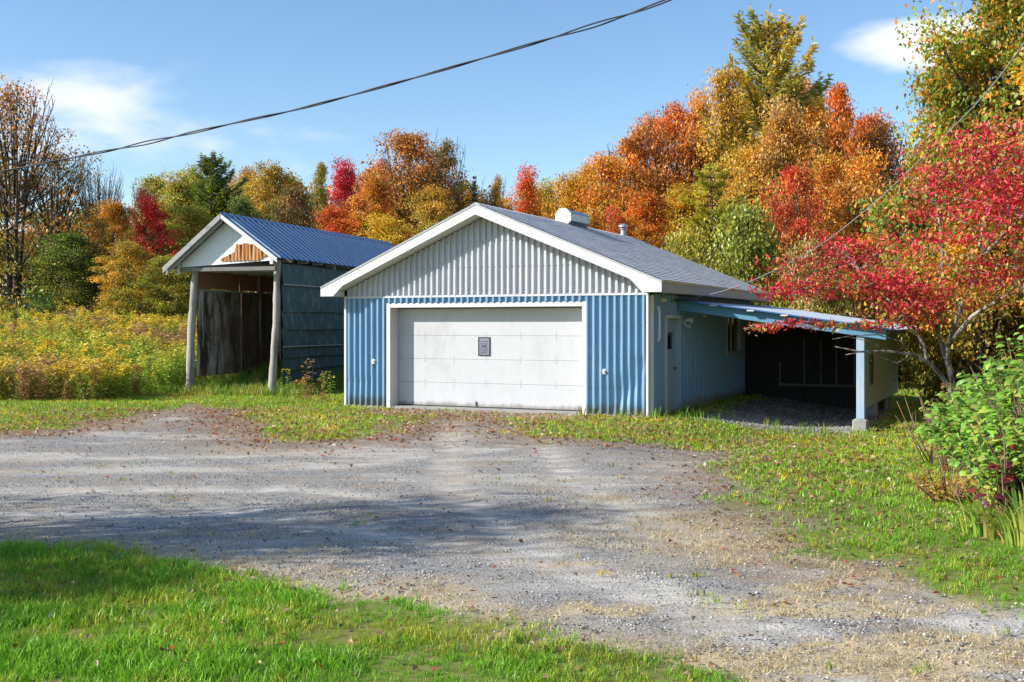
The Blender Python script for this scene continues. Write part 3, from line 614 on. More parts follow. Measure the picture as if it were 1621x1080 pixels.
rake(AX + .01, RX + .02, -.66, -.62, .0, .13).build('rake_board', M['white'], SH)
for y in np.arange(.3, 10.6, .9): MB().box(RX - .35, RX - .02, y, y + .05, sroof(RX - .1) - .16, sroof(RX - .1) - .06).build('rafter_tail', M['stud'], SH)
for xx in (LX + .05, .1, .55, .95): MB().box(xx, xx + .09, -.6, 10.9, sroof(xx) - .10, sroof(xx) - .05).build('purlin', M['grey_board'], SH)
# gable: two white plywood sheets, a torn rusty sheet over the right one
gl = lambda x: sroof(x) - .16
GBZ = 3.60
MB().prism([(-.06, GBZ - .02), (1.62, GBZ + .07), (1.62, gl(1.62)), (AX, gl(AX)), (-.06, gl(-.06))], 'y', -.30, -.28).build('gable_panel', M['bright_white'], SH)
MB().prism([(1.625, GBZ + .07), (2.95, GBZ + .14), (2.95, gl(2.95)), (1.625, gl(1.625))], 'y', -.30, -.28).build('gable_panel', M['bright_white'], SH)
mb = MB(); vs = []; top = []; n = 26
for i in range(n + 1):
    x = 1.25 + 1.5 * i / n; tpz = 4.22 + .02 * math.sin(i) - max(0, (i - 19)) * .035 ; bt = 3.74 + .01 * math.sin(i * 2.3)
    if i < 9: tpz = 3.80 + (4.02 - 3.80) * i / 9.0
    if i > 21: bt += (i - 21) * .03; tpz -= (i - 21) * .02
    y = -.318 - (.022 if i % 2 else 0); vs += [(x, y, bt), (x, y - .01 * (i % 3), tpz)]
mb.add(vs, [(2 * i, 2 * i + 2, 2 * i + 3, 2 * i + 1) for i in range(n)]).build('rusty_sheet', M['rust'], SH)
MB().box(-.14, 3.0, -.34, -.24, GBZ - .14, GBZ - .03).build('cross_beam', M['stud'], SH); MB().box(2.85, 2.95, -.36, -.31, GBZ + .03, GBZ + .25).build('beam_block', M['white'], SH)
MB().box(-.17, -.09, -.36, -.29, GBZ - .22, GBZ + .4).build('beam_block', M['white'], SH)
for y in (.8, 1.9, 3.0, 4.1): MB().box(-.1, 2.9, y, y + .06, GBZ - .12, GBZ + .0).build('ceiling_joist', M['grey_board'], SH)
# left wall: big stained plywood sheets hung inside the posts, browner boards above
zt = 2.93
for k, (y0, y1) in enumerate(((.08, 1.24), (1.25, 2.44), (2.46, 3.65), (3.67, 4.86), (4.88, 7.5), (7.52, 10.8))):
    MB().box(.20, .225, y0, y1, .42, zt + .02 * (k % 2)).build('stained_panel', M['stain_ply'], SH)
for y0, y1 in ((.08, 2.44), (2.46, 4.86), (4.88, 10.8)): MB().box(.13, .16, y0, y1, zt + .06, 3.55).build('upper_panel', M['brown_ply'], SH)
MB().box(.225, .265, .06, 4.9, zt - .02, zt + .03).build('batten', M['grey_board'], SH)
for y in (1.245, 2.45): MB().box(.226, .24, y - .012, y + .012, .44, 2.2 if y > 2 else 2.3).build('batten', M['log'], SH)
# right wall: wide lapped dark boards
bz = [.22, .62, .98, 1.30, 1.78, 2.30, 3.08, 3.62]
for k in range(7):
    n = 12; vs = []
    for i in range(n + 1):
        y = .12 + (10.7 - .12) * i / n; sag = .012 * math.sin(y * 1.7 + k * 2) - .01 * k * 0
        vs += [(2.97 + .05, y, bz[k] + sag), (2.95, y, bz[k + 1] + .05 + sag)]
    mb = MB().add(vs, [(2 * i, 2 * i + 2, 2 * i + 3, 2 * i + 1) for i in range(n)])
    mb.add([(x - .02, y, z) for x, y, z in vs], [(2 * i + 1, 2 * i + 3, 2 * i + 2, 2 * i) for i in range(n)])
    mb.add([v for i in range(n + 1) for v in (vs[2 * i], (vs[2 * i][0] - .02, vs[2 * i][1], vs[2 * i][2]))], [(2 * i, 2 * i + 1, 2 * i + 3, 2 * i + 2) for i in range(n)])
    mb.build('lap_board', M['teal_board'], SH)
MB().box(3.02, 3.045, .1, 10.7, 3.06, 3.09).build('batten', M['grey_board'], SH); MB().box(3.025, 3.05, .1, 10.7, 1.28, 1.315).build('batten', M['grey_board'], SH)

# ------------------------------------------------------------------ slate-blue outbuilding far right, behind the red tree
ob = at(1512, 560, 42); oz = float(gz(ob.x, ob.y))
OB = empty('outbuilding', (ob.x, ob.y, oz), -R(20), 'low slate-blue outbuilding in shade behind the red-leaved tree', 'outbuilding')
MB().box(-1.3, 1.9, 0, 3, 0.05, 1.5).build('wall', M['slate_wall'], OB)
MB().prism([(-1.5, 1.45), (2.1, 1.45), (.3, 2.3)], 'y', -.2, 3.2).build('roof', M['shingle'], OB)
MB().box(-1.34, -1.26, -.04, .0, 0, 1.46).build('corner_trim', M['white'], OB); MB().box(.5, 1.2, -.03, -.002, .1, 1.4).build('door', M['beam_blue'], OB)

# ------------------------------------------------------------------ cables
def cable(name, pts, r, mat, label, cat, strands=1, twist=3.0, gap=.012):
    root_pts = [Vector(p) for p in pts]; dense = []
    for i in range(len(root_pts) - 1):
        p0 = root_pts[max(i - 1, 0)]; p1, p2 = root_pts[i], root_pts[i + 1]; p3 = root_pts[min(i + 2, len(root_pts) - 1)]
        for t in np.linspace(0, 1, 14, endpoint=False):
            dense.append(.5 * ((2 * p1) + (-p0 + p2) * t + (2 * p0 - 5 * p1 + 4 * p2 - p3) * t * t + (-p0 + 3 * p1 - 3 * p2 + p3) * t ** 3))
    dense.append(root_pts[-1]); mb = MB(); s = 0
    for k in range(strands):
        out = []; s = 0
        for i, p in enumerate(dense):
            if i: s += (p - dense[i - 1]).length
            g = gap * (1 + 1.3 * max(0, math.sin(s * .9 + 2.2)) ** 4); a = s * twist + k * 2 * math.pi / strands
            out.append(p + Vector((0, math.cos(a), math.sin(a))) * (g if strands > 1 else 0))
        mb.tube(out, r, 6)
    o = mb.build(name, mat, None, True); tag(o, label, cat); return o
wp = [(-900, 450, 24), (-400, 352, 20), (0, 272, 17), (200, 233, 16), (380, 193, 15.2), (480, 171, 14.8), (640, 128, 14.2), (800, 82, 13.6), (960, 34, 13), (1060, -1, 12.6), (1300, -95, 11.8), (1700, -280, 10.8)]
cable('power_cable', [at(*p) for p in wp], .0095, M['cable'], 'twisted black power cable running overhead across the blue sky', 'cable', 2, 3.2, .010)
a0 = g2w @ Vector((.14, 2.1, 2.57))
wp = [(1150, 459, 25), (1220, 431, 24.5), (1300, 387, 24), (1390, 316, 23.2), (1480, 230, 22.4), (1560, 148, 21.6), (1621, 68, 21), (1750, -120, 20)]
cable('service_wire', [a0] + [at(*p) for p in wp], .010, M['pale_cable'], 'thin grey service wire rising from the garage side wall past the trees', 'wire')

# ------------------------------------------------------------------ trees
def crown_profile(kind, t):
    if kind == 'round': return np.sin(np.pi * np.clip(.08 + .9 * t, 0, 1)) ** .6
    if kind == 'oval': return np.sin(np.pi * np.clip(.12 + .86 * t ** .9, 0, 1)) ** .75
    if kind == 'cone': return np.clip(1.05 - t, .05, 1) ** .8 * np.clip(t * 5 + .35, 0, 1)
    if kind == 'vase': return (.35 + .65 * np.sin(np.pi * np.clip(t * .85, 0, 1)) ** .8) * np.clip((1.05 - t) * 3, 0, 1) ** .5
def broadleaf(seed, kind='round', H=10., Rr=3.2, base=.15, ncl=85, per=110, leaf=.17, spread=.55, twigs=0, stems=1, shell=.5):
    g = np.random.default_rng(seed); mb = MB(); axes = []
    for s in range(stems):
        a = 2 * math.pi * s / max(stems, 1) + g.uniform(0, 1); lean = (0 if stems == 1 else g.uniform(.5, 1.1)); n = 9; p = []
        for i in range(n):
            t = i / (n - 1); p.append(Vector((math.cos(a) * (.12 * (stems > 1) + lean * t) + .18 * math.sin(t * 5 + seed + s) * t, math.sin(a) * (.12 * (stems > 1) + lean * t) + .15 * math.sin(t * 4 + 2 * s) * t, H * (-.03 + .9 * t))))
        r0 = .021 * H ** .95 * (1 if stems == 1 else .7); mb.tube(p, [r0 * (1.15 - .25 * min(1, i)) * (1 - i / (n - 1)) ** .8 + .012 for i in range(n)], 7); axes.append(p)
    cs, cl_r = [], []
    for k in range(ncl):
        t = (k + g.uniform(0, 1)) / ncl; rad = crown_profile(kind, np.array(t)) * Rr; f = g.uniform(0, 1) ** shell; a = g.uniform(0, 2 * math.pi)
        lob = (1 + .30 * math.sin(a * 3 + seed) + .2 * math.sin(a * 5 + t * 7 + seed)) * (1 + .16 * g.normal()) + (.35 if k % 9 == 0 else 0)
        cs.append((math.cos(a) * rad * f * lob, math.sin(a) * rad * f * lob, H * (base + (1 - base) * t * .985) + g.normal(0, .28)))
    cs = np.array(cs); V_, F_, cl_, rn_, in_, sp_ = [], [], [], [], [], []; b = 0
    for k in range(7):
        a = g.uniform(0, 6.28); cs = np.concatenate([cs, [[math.cos(a) * Rr * .3 * g.uniform(), math.sin(a) * Rr * .3 * g.uniform(), H * g.uniform(.95, 1.04)]]])
    for k, c in enumerate(cs):
        ax = axes[k % stems]; hd = math.hypot(c[0], c[1]); za = max(.10 * H, c[2] - .75 * hd - .05 * H); i = min(len(ax) - 2, int((za / H + .03) / .9 * (len(ax) - 1))); q = ax[i]; ft = ((za / H + .03) / .9 * (len(ax) - 1)) - i
        q = ax[i].lerp(ax[i + 1], max(0, min(1, ft))); cv = Vector(c); md = q.lerp(cv, .5) + Vector((g.normal(0, .12), g.normal(0, .12), -.10 * hd + .1))
        rl = .012 * H ** .5 * (.5 + hd / Rr)
        mb.tube([q, q.lerp(md, .55), md, md.lerp(cv, .6), cv + (cv - md) * .15], [rl, rl * .8, rl * .6, rl * .4, rl * .15], 4, False)
        for _ in range(2):
            e = cv + Vector(g.normal(0, spread * .8, 3)); mb.tube([md.lerp(cv, .5), md.lerp(cv, .7).lerp(e, .5), e], [rl * .35, rl * .25, rl * .1], 3, False)
        m = int(per * g.uniform(.55, 1.35)); 
        if m < 4: continue
        m = int(m * .9)
        d = g.normal(0, 1, (m, 3)); d = unit(d) * (g.uniform(0, 1, (m, 1)) ** .45); sp = spread * g.uniform(.5, 1.25) * 1.12; d = d * (1 + .16 * g.exponential(.6, (m, 1))); pt = c + d * np.array([1.15, 1.15, .62]) * sp * 1.55
        out = unit(pt - np.array([0, 0, c[2] - .25 * H])); nr = unit(out * .6 + np.array([0, 0, .7]) + g.normal(0, .55, (m, 3))); axd = unit(g.normal(0, 1, (m, 3)) + out * .5 - np.array([0, 0, .35]))
        ln = leaf * g.uniform(.7, 1.35, m); v, f = leaf_cards(pt, axd, nr, ln, ln * g.uniform(.6, .95, m)); V_.append(v); F_.append(f + b); b += len(v)
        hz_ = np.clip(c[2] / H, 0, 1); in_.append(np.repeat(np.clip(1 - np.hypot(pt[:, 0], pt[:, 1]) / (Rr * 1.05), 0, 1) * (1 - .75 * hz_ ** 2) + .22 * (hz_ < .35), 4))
        cl_.append(np.full(len(v), np.clip(.5 + .26 * g.normal() + .35 * (k / ncl - .5), 0, 1)) + np.repeat(g.normal(0, .06, m), 4)); sp_.append(np.full(len(v), g.uniform(0, 1))); rn_.append(np.repeat(g.uniform(0, 1, m), 4))
    for k in range(twigs):
        a = g.uniform(0, 2 * math.pi); r = Rr * .8 * g.uniform(0, 1) ** .5; q = Vector((math.cos(a) * r * .4, math.sin(a) * r * .4, H * g.uniform(.45, .75))); e = Vector((math.cos(a) * r, math.sin(a) * r, H * g.uniform(.85, 1.08)))
        md = q.lerp(e, .5) + Vector((0, 0, -.2)); mb.tube([q, md, e], [.05, .032, .012], 4, False)
        for _ in range(5):
            s = md.lerp(e, g.uniform(0, .9)); mb.tube([s, s + Vector((g.normal(0, .25), g.normal(0, .25), g.uniform(.3, .9)))], [.02, .008], 3, False)
    return mb.mesh('trunk', True), (tri_mesh('crown', np.concatenate(V_), np.concatenate(F_), {'sprig': np.concatenate(sp_), 'inner': np.concatenate(in_), 'cluster': np.clip(np.concatenate(cl_), 0, 1), 'leafrand': np.concatenate(rn_)}) if V_ else None)
def conifer(seed, H=10., Rr=2.6, base=.1, whorls=26, needle=.30, up=.25, per=46, power=.85, gap=0., droop=0., fluff=.06, nw=.30):
    g = np.random.default_rng(seed); mb = MB(); n = 10
    mb.tube([(.1 * math.sin(i + seed), .1 * math.cos(i * 1.3), H * (-.03 + 1.02 * i / (n - 1))) for i in range(n)], [.017 * H * (1 - i / (n - 1)) + .012 for i in range(n)], 7)
    V_, F_, cl_, rn_ = [], [], [], []; b = 0
    for w in range(whorls):
        t = (w + g.uniform(-.3, .3)) / whorls; z = H * (base + (1 - base) * t); 
        L0 = Rr * (1 - t) ** power * (.75 + .25 * math.sin(w * 2.1 + seed)) + .25
        nb = 5 if t < .8 else 4
        for k in range(nb):
            if g.uniform() < gap: continue
            a = 2 * math.pi * k / nb + w * 1.1 + g.normal(0, .25); Lb = L0 * g.uniform(.65, 1.2); d = np.array([math.cos(a), math.sin(a), 0.]); s = np.linspace(0, 1, 6)
            path = np.array([0, 0, z]) + d * (Lb * s)[:, None] + np.array([0, 0, 1.]) * (Lb * (up * s ** 1.6 * 1.4 - droop * s * (1.2 - s)) )[:, None]
            mb.tube([tuple(q) for q in path], [.035 * (1 - q) + .008 for q in s], 4, False)
            m = max(10, int(per * Lb)); ss = g.uniform(.12, 1.03, m) ** .75; c = np.stack([np.interp(ss, s, path[:, j]) for j in range(3)], 1)
            sd = np.array([-d[1], d[0], 0.]); wd = (.10 + .22 * Lb * np.sin(np.pi * np.clip(ss, 0, 1)) ** .8 * .5); off = g.uniform(-1, 1, m); c = c + sd * (off * wd)[:, None] + np.array([0, 0, 1.]) * g.normal(.03, fluff, (m, 1))
            axd = unit(d * 1.0 + sd * (off * .9)[:, None] + np.array([0, 0, .35]) + g.normal(0, .4, (m, 3))); nr = unit(np.array([0, 0, 1.]) + g.normal(0, .5, (m, 3)))
            ln = needle * g.uniform(.6, 1.3, m); v, f = leaf_cards(c, axd, nr, ln, ln * nw); V_.append(v); F_.append(f + b); b += len(v)
            cl_.append(np.full(len(v), np.clip(.5 + .25 * g.normal(), 0, 1))); rn_.append(np.repeat(g.uniform(0, 1, m), 4))
    return mb.mesh('trunk', True), tri_mesh('crown', np.concatenate(V_), np.concatenate(F_), {'cluster': np.concatenate(cl_), 'leafrand': np.concatenate(rn_), 'sprig': np.clip(np.concatenate(cl_), 0, 1), 'inner': np.zeros(len(np.concatenate(cl_)))})
PR = {
 'round': broadleaf(1, 'round', ncl=115, per=210, leaf=.15), 'round2': broadleaf(2, 'oval', ncl=120, per=200, leaf=.15), 'round3': broadleaf(5, 'round', Rr=3.0, ncl=95, per=220, leaf=.15, spread=.62, twigs=10),
 'col': broadleaf(3, 'oval', Rr=2.0, ncl=95, per=130, leaf=.15, spread=.45), 'vase': broadleaf(4, 'vase', ncl=95, per=160, leaf=.15, twigs=14, stems=3, base=.25),
 'sparse': broadleaf(6, 'vase', ncl=80, per=85, twigs=40, stems=4, base=.22, leaf=.13), 'bare': broadleaf(8, 'vase', ncl=26, per=9, twigs=70, stems=4, base=.3),
 'bush': broadleaf(9, 'round', H=5, Rr=3.4, base=.05, ncl=95, per=170, stems=5, spread=.6, leaf=.15, twigs=8), 'cone': broadleaf(11, 'cone', Rr=2.6, ncl=120, per=130, leaf=.14, spread=.42, base=.08),
 'pine': conifer(1, H=10, Rr=2.9, whorls=34, up=.5, per=105, power=.5, gap=.16, needle=.27, fluff=.13, nw=.24, base=.12), 'pine2': conifer(2, H=10, Rr=3.4, whorls=20, up=.16, per=150, needle=.26, fluff=.09, nw=.22, power=.55, gap=.18, base=.10, droop=.1),
 'spruce': conifer(3, H=10, Rr=1.9, whorls=34, up=.05, per=70, power=1.0, needle=.24, droop=.15),
}
PR['big'] = broadleaf(15, 'round', H=10, Rr=3.6, ncl=240, per=225, leaf=.14, spread=.5, base=.12)
PH = {k: 10.0 for k in PR}; PH['bush'] = 5.0
PRR = dict(big=4.0, round=3.5, round2=3.5, round3=3.3, col=2.3, vase=3.3, sparse=3.3, bare=2.9, bush=3.8, cone=2.7, pine=2.9, pine2=3.4, spruce=1.9)
OR, DO, YE, OL, GR, RD, CR, BR, DG, RU_, PU, TA, LG, GO = (.82, .31, .03), (.74, .18, .025), (.76, .50, .04), (.42, .38, .045), (.15, .24, .035), (.68, .05, .03), (.62, .02, .045), (.31, .14, .05), (.055, .105, .03), (.62, .29, .06), (.40, .11, .12), (.56, .37, .14), (.46, .52, .07), (.74, .44, .04)
tcount = 0
def plant_tree(name, px, yt, hw, Y, pro, c1, c2, c3, label, cat='tree', bark='bark', zoff=0., group=None):
    global tcount; tcount += 1
    if cat == 'bush': name = 'wild_bush'
    X = (px - CX) / FPX * Y; z0 = float(gz(X, Y)) - .05 + zoff; top = CAMZ + (HY - yt) / FPX * Y; H = top - z0; rad = hw * (1.2 if pro not in ('col', 'bare', 'spruce') else 1) / FPX * Y
    e = empty(name, (X, Y, z0), tcount * 2.4, label, cat, group); e.scale = (rad / PRR[pro], rad / PRR[pro], H / (PH[pro] * 1.05))
    tm, cm = PR[pro]; t = link('trunk', tm, M[bark], e)
    if cm is not None:
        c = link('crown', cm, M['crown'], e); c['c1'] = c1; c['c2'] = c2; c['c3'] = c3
    return e
T = plant_tree
# left side
T('leafless_tree', 158, 268, 46, 64, 'bare', BR, RU_, TA, 'leafless grey tree whose bare twigs rise beside the white cloud', 'tree')
T('maple_tree', 22, 138, 84, 51, 'sparse', BR, RU_, OR, 'tall thin-leaved brown tree with several dark trunks at the left edge')
T('maple_tree', 85, 240, 62, 54, 'sparse', OL, BR, GR, 'thin brown and green tree right of the tall dark-trunked one')
T('maple_tree', -60, 190, 90, 58, 'vase', RU_, OR, GO, 'orange and russet tree behind the tall dark trunks, cut by the left edge')
T('spruce_tree', 112, 372, 62, 50, 'round3', DG, GR, OL, 'low dark green bushy tree in front of the orange trees at left')
T('maple_tree', 178, 322, 46, 57, 'round', GO, OR, OL, 'yellow and orange tree below the leafless one')
T('maple_tree', 240, 316, 37, 52, 'round2', CR, RD, RD, 'bright crimson tree standing left of the tall shed')
T('maple_tree', 205, 385, 50, 47, 'round', GO, OL, OR, 'low golden-olive tree in front of the crimson one')
T('birch_tree', 262, 408, 48, 46, 'round3', OL, GR, YE, 'low green and yellow tree just left of the tall shed')
T('birch_tree', 285, 280, 55, 62, 'round2', OL, LG, RU_, 'olive-yellow tree behind the crimson one')
T('poplar_tree', 225, 300, 30, 68, 'vase', RU_, BR, PU, 'reddish-brown thin tree top between the bare tree and the olive one')
T('pine_tree', 336, 240, 64, 59, 'pine', (.09, .16, .04), GR, OL, 'dark green pine with pointed top above the tall shed roof')
T('maple_tree', 385, 315, 42, 55, 'round', DG, GR, OL, 'dark green rounded tree touching the shed roof')
T('maple_tree', 425, 264, 50, 63, 'round', GO, OL, OR, 'yellow and olive tree with orange patches right of the dark pine')
T('oak_tree', 468, 300, 36, 58, 'round3', BR, DG, RU_, 'dark brown-green tree behind the shed roof')
T('poplar_tree', 507, 256, 24, 62, 'col', GR, OL, RU_, 'narrow green and russet tree standing in the gap above the shed')
T('maple_tree', 548, 258, 44, 66, 'round2', PU, CR, RD, 'purple-crimson tree beside the narrow green one')
T('maple_tree', 533, 330, 46, 56, 'round', RD, DO, OR, 'red tree behind the right end of the shed roof')
T('maple_tree', 590, 282, 44, 57, 'round', OR, GO, RD, 'bright orange tree left of the tall brown one')
T('birch_tree', 610, 345, 60, 53, 'round2', GO, YE, OL, 'golden tree low down between shed roof and garage gable')
T('oak_tree', 648, 216, 64, 64, 'round3', RU_, BR, OR, 'tall russet-brown tree, highest of the middle treeline')
T('oak_tree', 703, 226, 40, 66, 'vase', OL, BR, GR, 'thin brown-green tree right of the tall russet one')
T('ash_tree', 685, 300, 50, 55, 'round', OL, GO, BR, 'olive and gold tree behind the left slope of the garage roof')
T('spruce_tree', 751, 266, 19, 70, 'spruce', (.05, .075, .06), DG, (.06, .08, .07), 'slim dark bluish spruce above the garage peak')
T('larch_tree', 787, 282, 20, 66, 'vase', TA, GO, OL, 'small thin tan tree right of the garage peak')
T('maple_tree', 832, 272, 38, 62, 'round2', RD, OR, DO, 'red-orange tree between the garage peak and the roof drum')
T('maple_tree', 902, 282, 46, 62, 'round', GO, YE, OR, 'rounded golden tree behind the white roof drum')
T('maple_tree', 868, 320, 36, 70, 'round', OL, GO, BR, 'small olive tree in the gap left of the golden one', 'tree')
# right side
T('maple_tree', 962, 252, 48, 60, 'round3', OR, GO, DO, 'orange tree just left of the thin rusty ones, right of the roof drum')
T('maple_tree', 1008, 206, 56, 62, 'vase', RU_, OR, BR, 'thin rusty-orange tree with bare twigs on its top')
T('maple_tree', 1075, 168, 58, 63, 'vase', RU_, DO, OR, 'rusty tree between the thin orange one and the yellow larch')
T('maple_tree', 1020, 310, 62, 54, 'round', OR, DO, GO, 'bright orange tree low behind the grey roof slope')
T('maple_tree', 975, 335, 32, 52, 'round2', RD, DO, GR, 'small red tree behind the flue pipe')
T('larch_tree', 1148, 108, 54, 60, 'cone', OL, GO, RU_, 'cone-shaped yellow-olive larch left of the tall white pine')
T('pine_tree', 1216, 14, 116, 62, 'pine', (.66, .58, .10), (.74, .52, .09), (.36, .40, .09), 'tallest pine rising above all the trees at right')
T('aspen_tree', 1238, 168, 62, 56, 'round2', TA, RU_, GO, 'tan-russet tree in front of the tallest pine')
T('pine_tree', 1125, 240, 70, 52, 'pine2', (.60, .54, .06), (.68, .54, .06), LG, 'yellow-green pine with long level boughs behind the grey roof')
T('maple_tree', 1330, 128, 46, 56, 'col', OR, DO, OR, 'narrow bright orange tree right of the tallest pine')
T('maple_tree', 1318, 250, 60, 50, 'round', OR, GO, RD, 'broad orange tree under the narrow orange top')
T('maple_tree', 1390, 200, 56, 62, 'vase', PU, RU_, OR, 'thin purple-brown tree behind the narrow orange one')
T('maple_tree', 1262, 268, 46, 47, 'round3', RU_, RD, DO, 'rusty red tree low in front of the tan one')
T('apple_tree', 1180, 338, 92, 42, 'bush', LG, OL, GR, 'light green spreading bush behind the end of the garage roof', 'bush')
T('alder_bush', 1085, 372, 62, 45, 'bush', GO, OL, LG, 'golden-olive bush low behind the grey roof slope', 'bush')
T('alder_bush', 1290, 390, 70, 40, 'bush', OL, TA, BR, 'brownish-olive bush between the roof end and the red tree', 'bush')
T('alder_bush', 1420, 420, 80, 41, 'bush', OL, GR, GO, 'olive bush behind the lean-to post', 'bush')
T('maple_tree', 1615, -60, 165, 32, 'big', (.22, .31, .035), (.34, .38, .04), OR, 'big green and orange tree filling the top right corner')
T('maple_tree', 1500, 100, 80, 34, 'round2', (.20, .27, .035), (.34, .34, .04), OR, 'green-gold tree left of the big corner tree, leaning over the red one')
T('maple_tree', 1560, 330, 120, 30, 'bush', OL, GO, OR, 'orange-olive undergrowth bush behind the red-leaved tree', 'bush')
T('maple_tree', 1295, 170, 62, 60, 'vase', TA, OR, GO, 'tan and orange tree filling the gap just right of the tallest pine')
T('maple_tree', 1365, 250, 62, 48, 'round2', OR, RU_, GO, 'golden-orange tree low between the narrow orange one and the corner trees')
T('maple_tree', 1075, 300, 70, 58, 'round', GO, YE, OL, 'golden tree low behind the rusty ones and the grey roof')
T('maple_tree', 1190, 240, 66, 57, 'round3', OL, GO, RU_, 'olive-gold tree around the trunk of the tallest pine')
T('maple_tree', 945, 300, 50, 68, 'round', GO, OR, OL, 'gold-orange tree behind the flue, back of the row')
T('maple_tree', 140, 385, 60, 56, 'bush', OL, GO, BR, 'olive-brown thicket under the leafless tree', 'bush')
T('maple_tree', 310, 330, 62, 54, 'round', GO, OL, LG, 'olive and gold tree between the crimson one and the shed peak')
T('maple_tree', 395, 290, 50, 68, 'round2', GR, OL, GO, 'green-olive tree behind the shed ridge')
T('maple_tree', 465, 345, 60, 62, 'bush', OL, RU_, GO, 'russet thicket just over the shed ridge', 'bush')
T('maple_tree', 745, 310, 60, 72, 'round', OL, BR, GO, 'brown-olive tree behind the garage peak')
T('maple_tree', 800, 318, 46, 74, 'round2', GO, RU_, OL, 'low russet-gold tree behind the ridge, right of the peak')
for px_, yt_, hw_, Y_, pr_, cs_, lb_ in (
  (248, 284, 46, 70, 'round3', (OL, GR, GO), 'green-olive tree top above the crimson tree'), (305, 268, 44, 72, 'round2', (GR, OL, RU_), 'green tree with russet tips between the leafless tree and the dark pine'),
  (392, 268, 40, 73, 'vase', (GO, RU_, OL), 'gold-russet tree top above the middle of the shed ridge'), (462, 282, 46, 74, 'round', (RU_, OL, BR), 'russet-olive tree top left of the narrow green one'),
  (600, 258, 44, 75, 'vase', (DO, OR, PU), 'red-orange ragged tree behind the bright orange one'), (738, 292, 46, 76, 'round3', (OL, GR, BR), 'dull green tree beside the slim bluish spruce'),
  (862, 290, 40, 76, 'round2', (OL, GO, GR), 'green-gold tree left of the golden one behind the drum'), (930, 262, 44, 72, 'vase', (OR, GO, RU_), 'ragged orange tree top at the low end of the right-hand wood'),
  (1040, 190, 50, 72, 'round3', (RU_, OR, PU), 'russet tree top between the two thin rusty ones'), (1110, 150, 44, 73, 'round2', (GO, RU_, OR), 'gold-russet tree top just left of the larch'),
  (1180, 150, 50, 72, 'round3', (OL, GO, YE), 'olive tree top tucked under the tallest pine'), (1270, 130, 52, 74, 'vase', (TA, OR, GO), 'tan ragged tree top right behind the tallest pine'), (1375, 185, 48, 70, 'round3', (OR, DO, PU), 'orange-purple tree top near the small cloud')):
    T('maple_tree', px_, yt_, hw_, Y_, pr_, *cs_, lb_)
# added woodland, unseen past the right edge, blocking sky light from the side wall
for x_, y_, h_, r_, cs_, lb_ in ((15.5, 22, 11, 3.6, (OL, GO, OR), 'broad olive-gold unseen tree added beyond the right edge, nearest the drive'), (19.5, 28, 13, 4.2, (GO, OL, OR), 'tall golden unseen tree added beyond the right edge'), (17, 15, 10, 3.4, (OR, GO, OL), 'orange unseen tree added beyond the right edge, level with the bush'), (22.5, 20, 13, 4.2, (GR, OL, GO), 'green unseen tree added beyond the right edge at the back')):
    T('maple_tree', CX + x_ / y_ * FPX, HY - (h_ - CAMZ) / y_ * FPX, r_ / y_ * FPX, y_, 'big', *cs_, lb_)
# trees to the left of the picture: they throw the shade across the drive
def shade_tree(x, y, h, r, pro, cols, label):
    e = T('maple_tree', CX + x / y * FPX, HY - (h - CAMZ) / y * FPX, r / y * FPX, y, pro, *cols, label); return e
shade_tree(-12.9, 8.2, 8.4, 1.75, 'sparse', (OR, GO, OL), 'orange tree out of view at left that shades the drive')
shade_tree(-9.6, 6.7, 4.3, 1.2, 'sparse', (OL, GO, OR), 'small olive tree out of view at left, beside the front lawn')
shade_tree(-9.0, 8.5, 5.0, 1.4, 'sparse', (GO, OR, OL), 'golden tree out of view at left, nearest the drive')
# far wood closing the gaps
g = np.random.default_rng(77); parts = []; n = 260
fx = g.uniform(-62, 62, n); fy = g.uniform(72, 92, n) + np.abs(fx) * .1; hh = g.uniform(6.5, 10.5, n) + 2.5 * sst(5, 25, fx) - 1.0 * sst(-5, -30, fx); ok = ~((fx > -4.5) & (fx < 6)) | (g.uniform(0, 1, n) < .8); hh[(fx > -6) & (fx < 6)] -= 1.5
fcols = np.array([OR, RU_, GO, OL, BR, GR, DG, DO, OL, BR]); V_, F_, Cc = [], [], []; b = 0
for i in np.nonzero(ok)[0]:
    m = 420; z0 = float(gz(fx[i], fy[i])); d = unit(g.normal(0, 1, (m, 3))) * g.uniform(.3, 1, (m, 1)) ** .6; rr_ = hh[i] * .33
    lob = 1 + .25 * np.sin(d[:, :1] * 5 + i) * np.cos(d[:, 2:] * 6 + i); pt = np.array([fx[i], fy[i], z0 + hh[i] * .52]) + d * lob * np.array([rr_, rr_, hh[i] * .48])
    ln = .42 * g.uniform(.6, 1.3, m); v, f = leaf_cards(pt, g.normal(0, 1, (m, 3)), unit(d + g.normal(0, .5, (m, 3))), ln, ln * .8); V_.append(v); F_.append(f + b); b += len(v)
    c = fcols[g.integers(len(fcols))] * .55 + fcols[g.integers(len(fcols))] * .35; Cc.append(np.repeat(c[None] * g.uniform(.6, 1.3, (m, 1)), 4, 0))
tag(link('distant_woods', tri_mesh('distant_woods', np.concatenate(V_), np.concatenate(F_), col=np.concatenate(Cc)), M['veg']), kind='stuff')

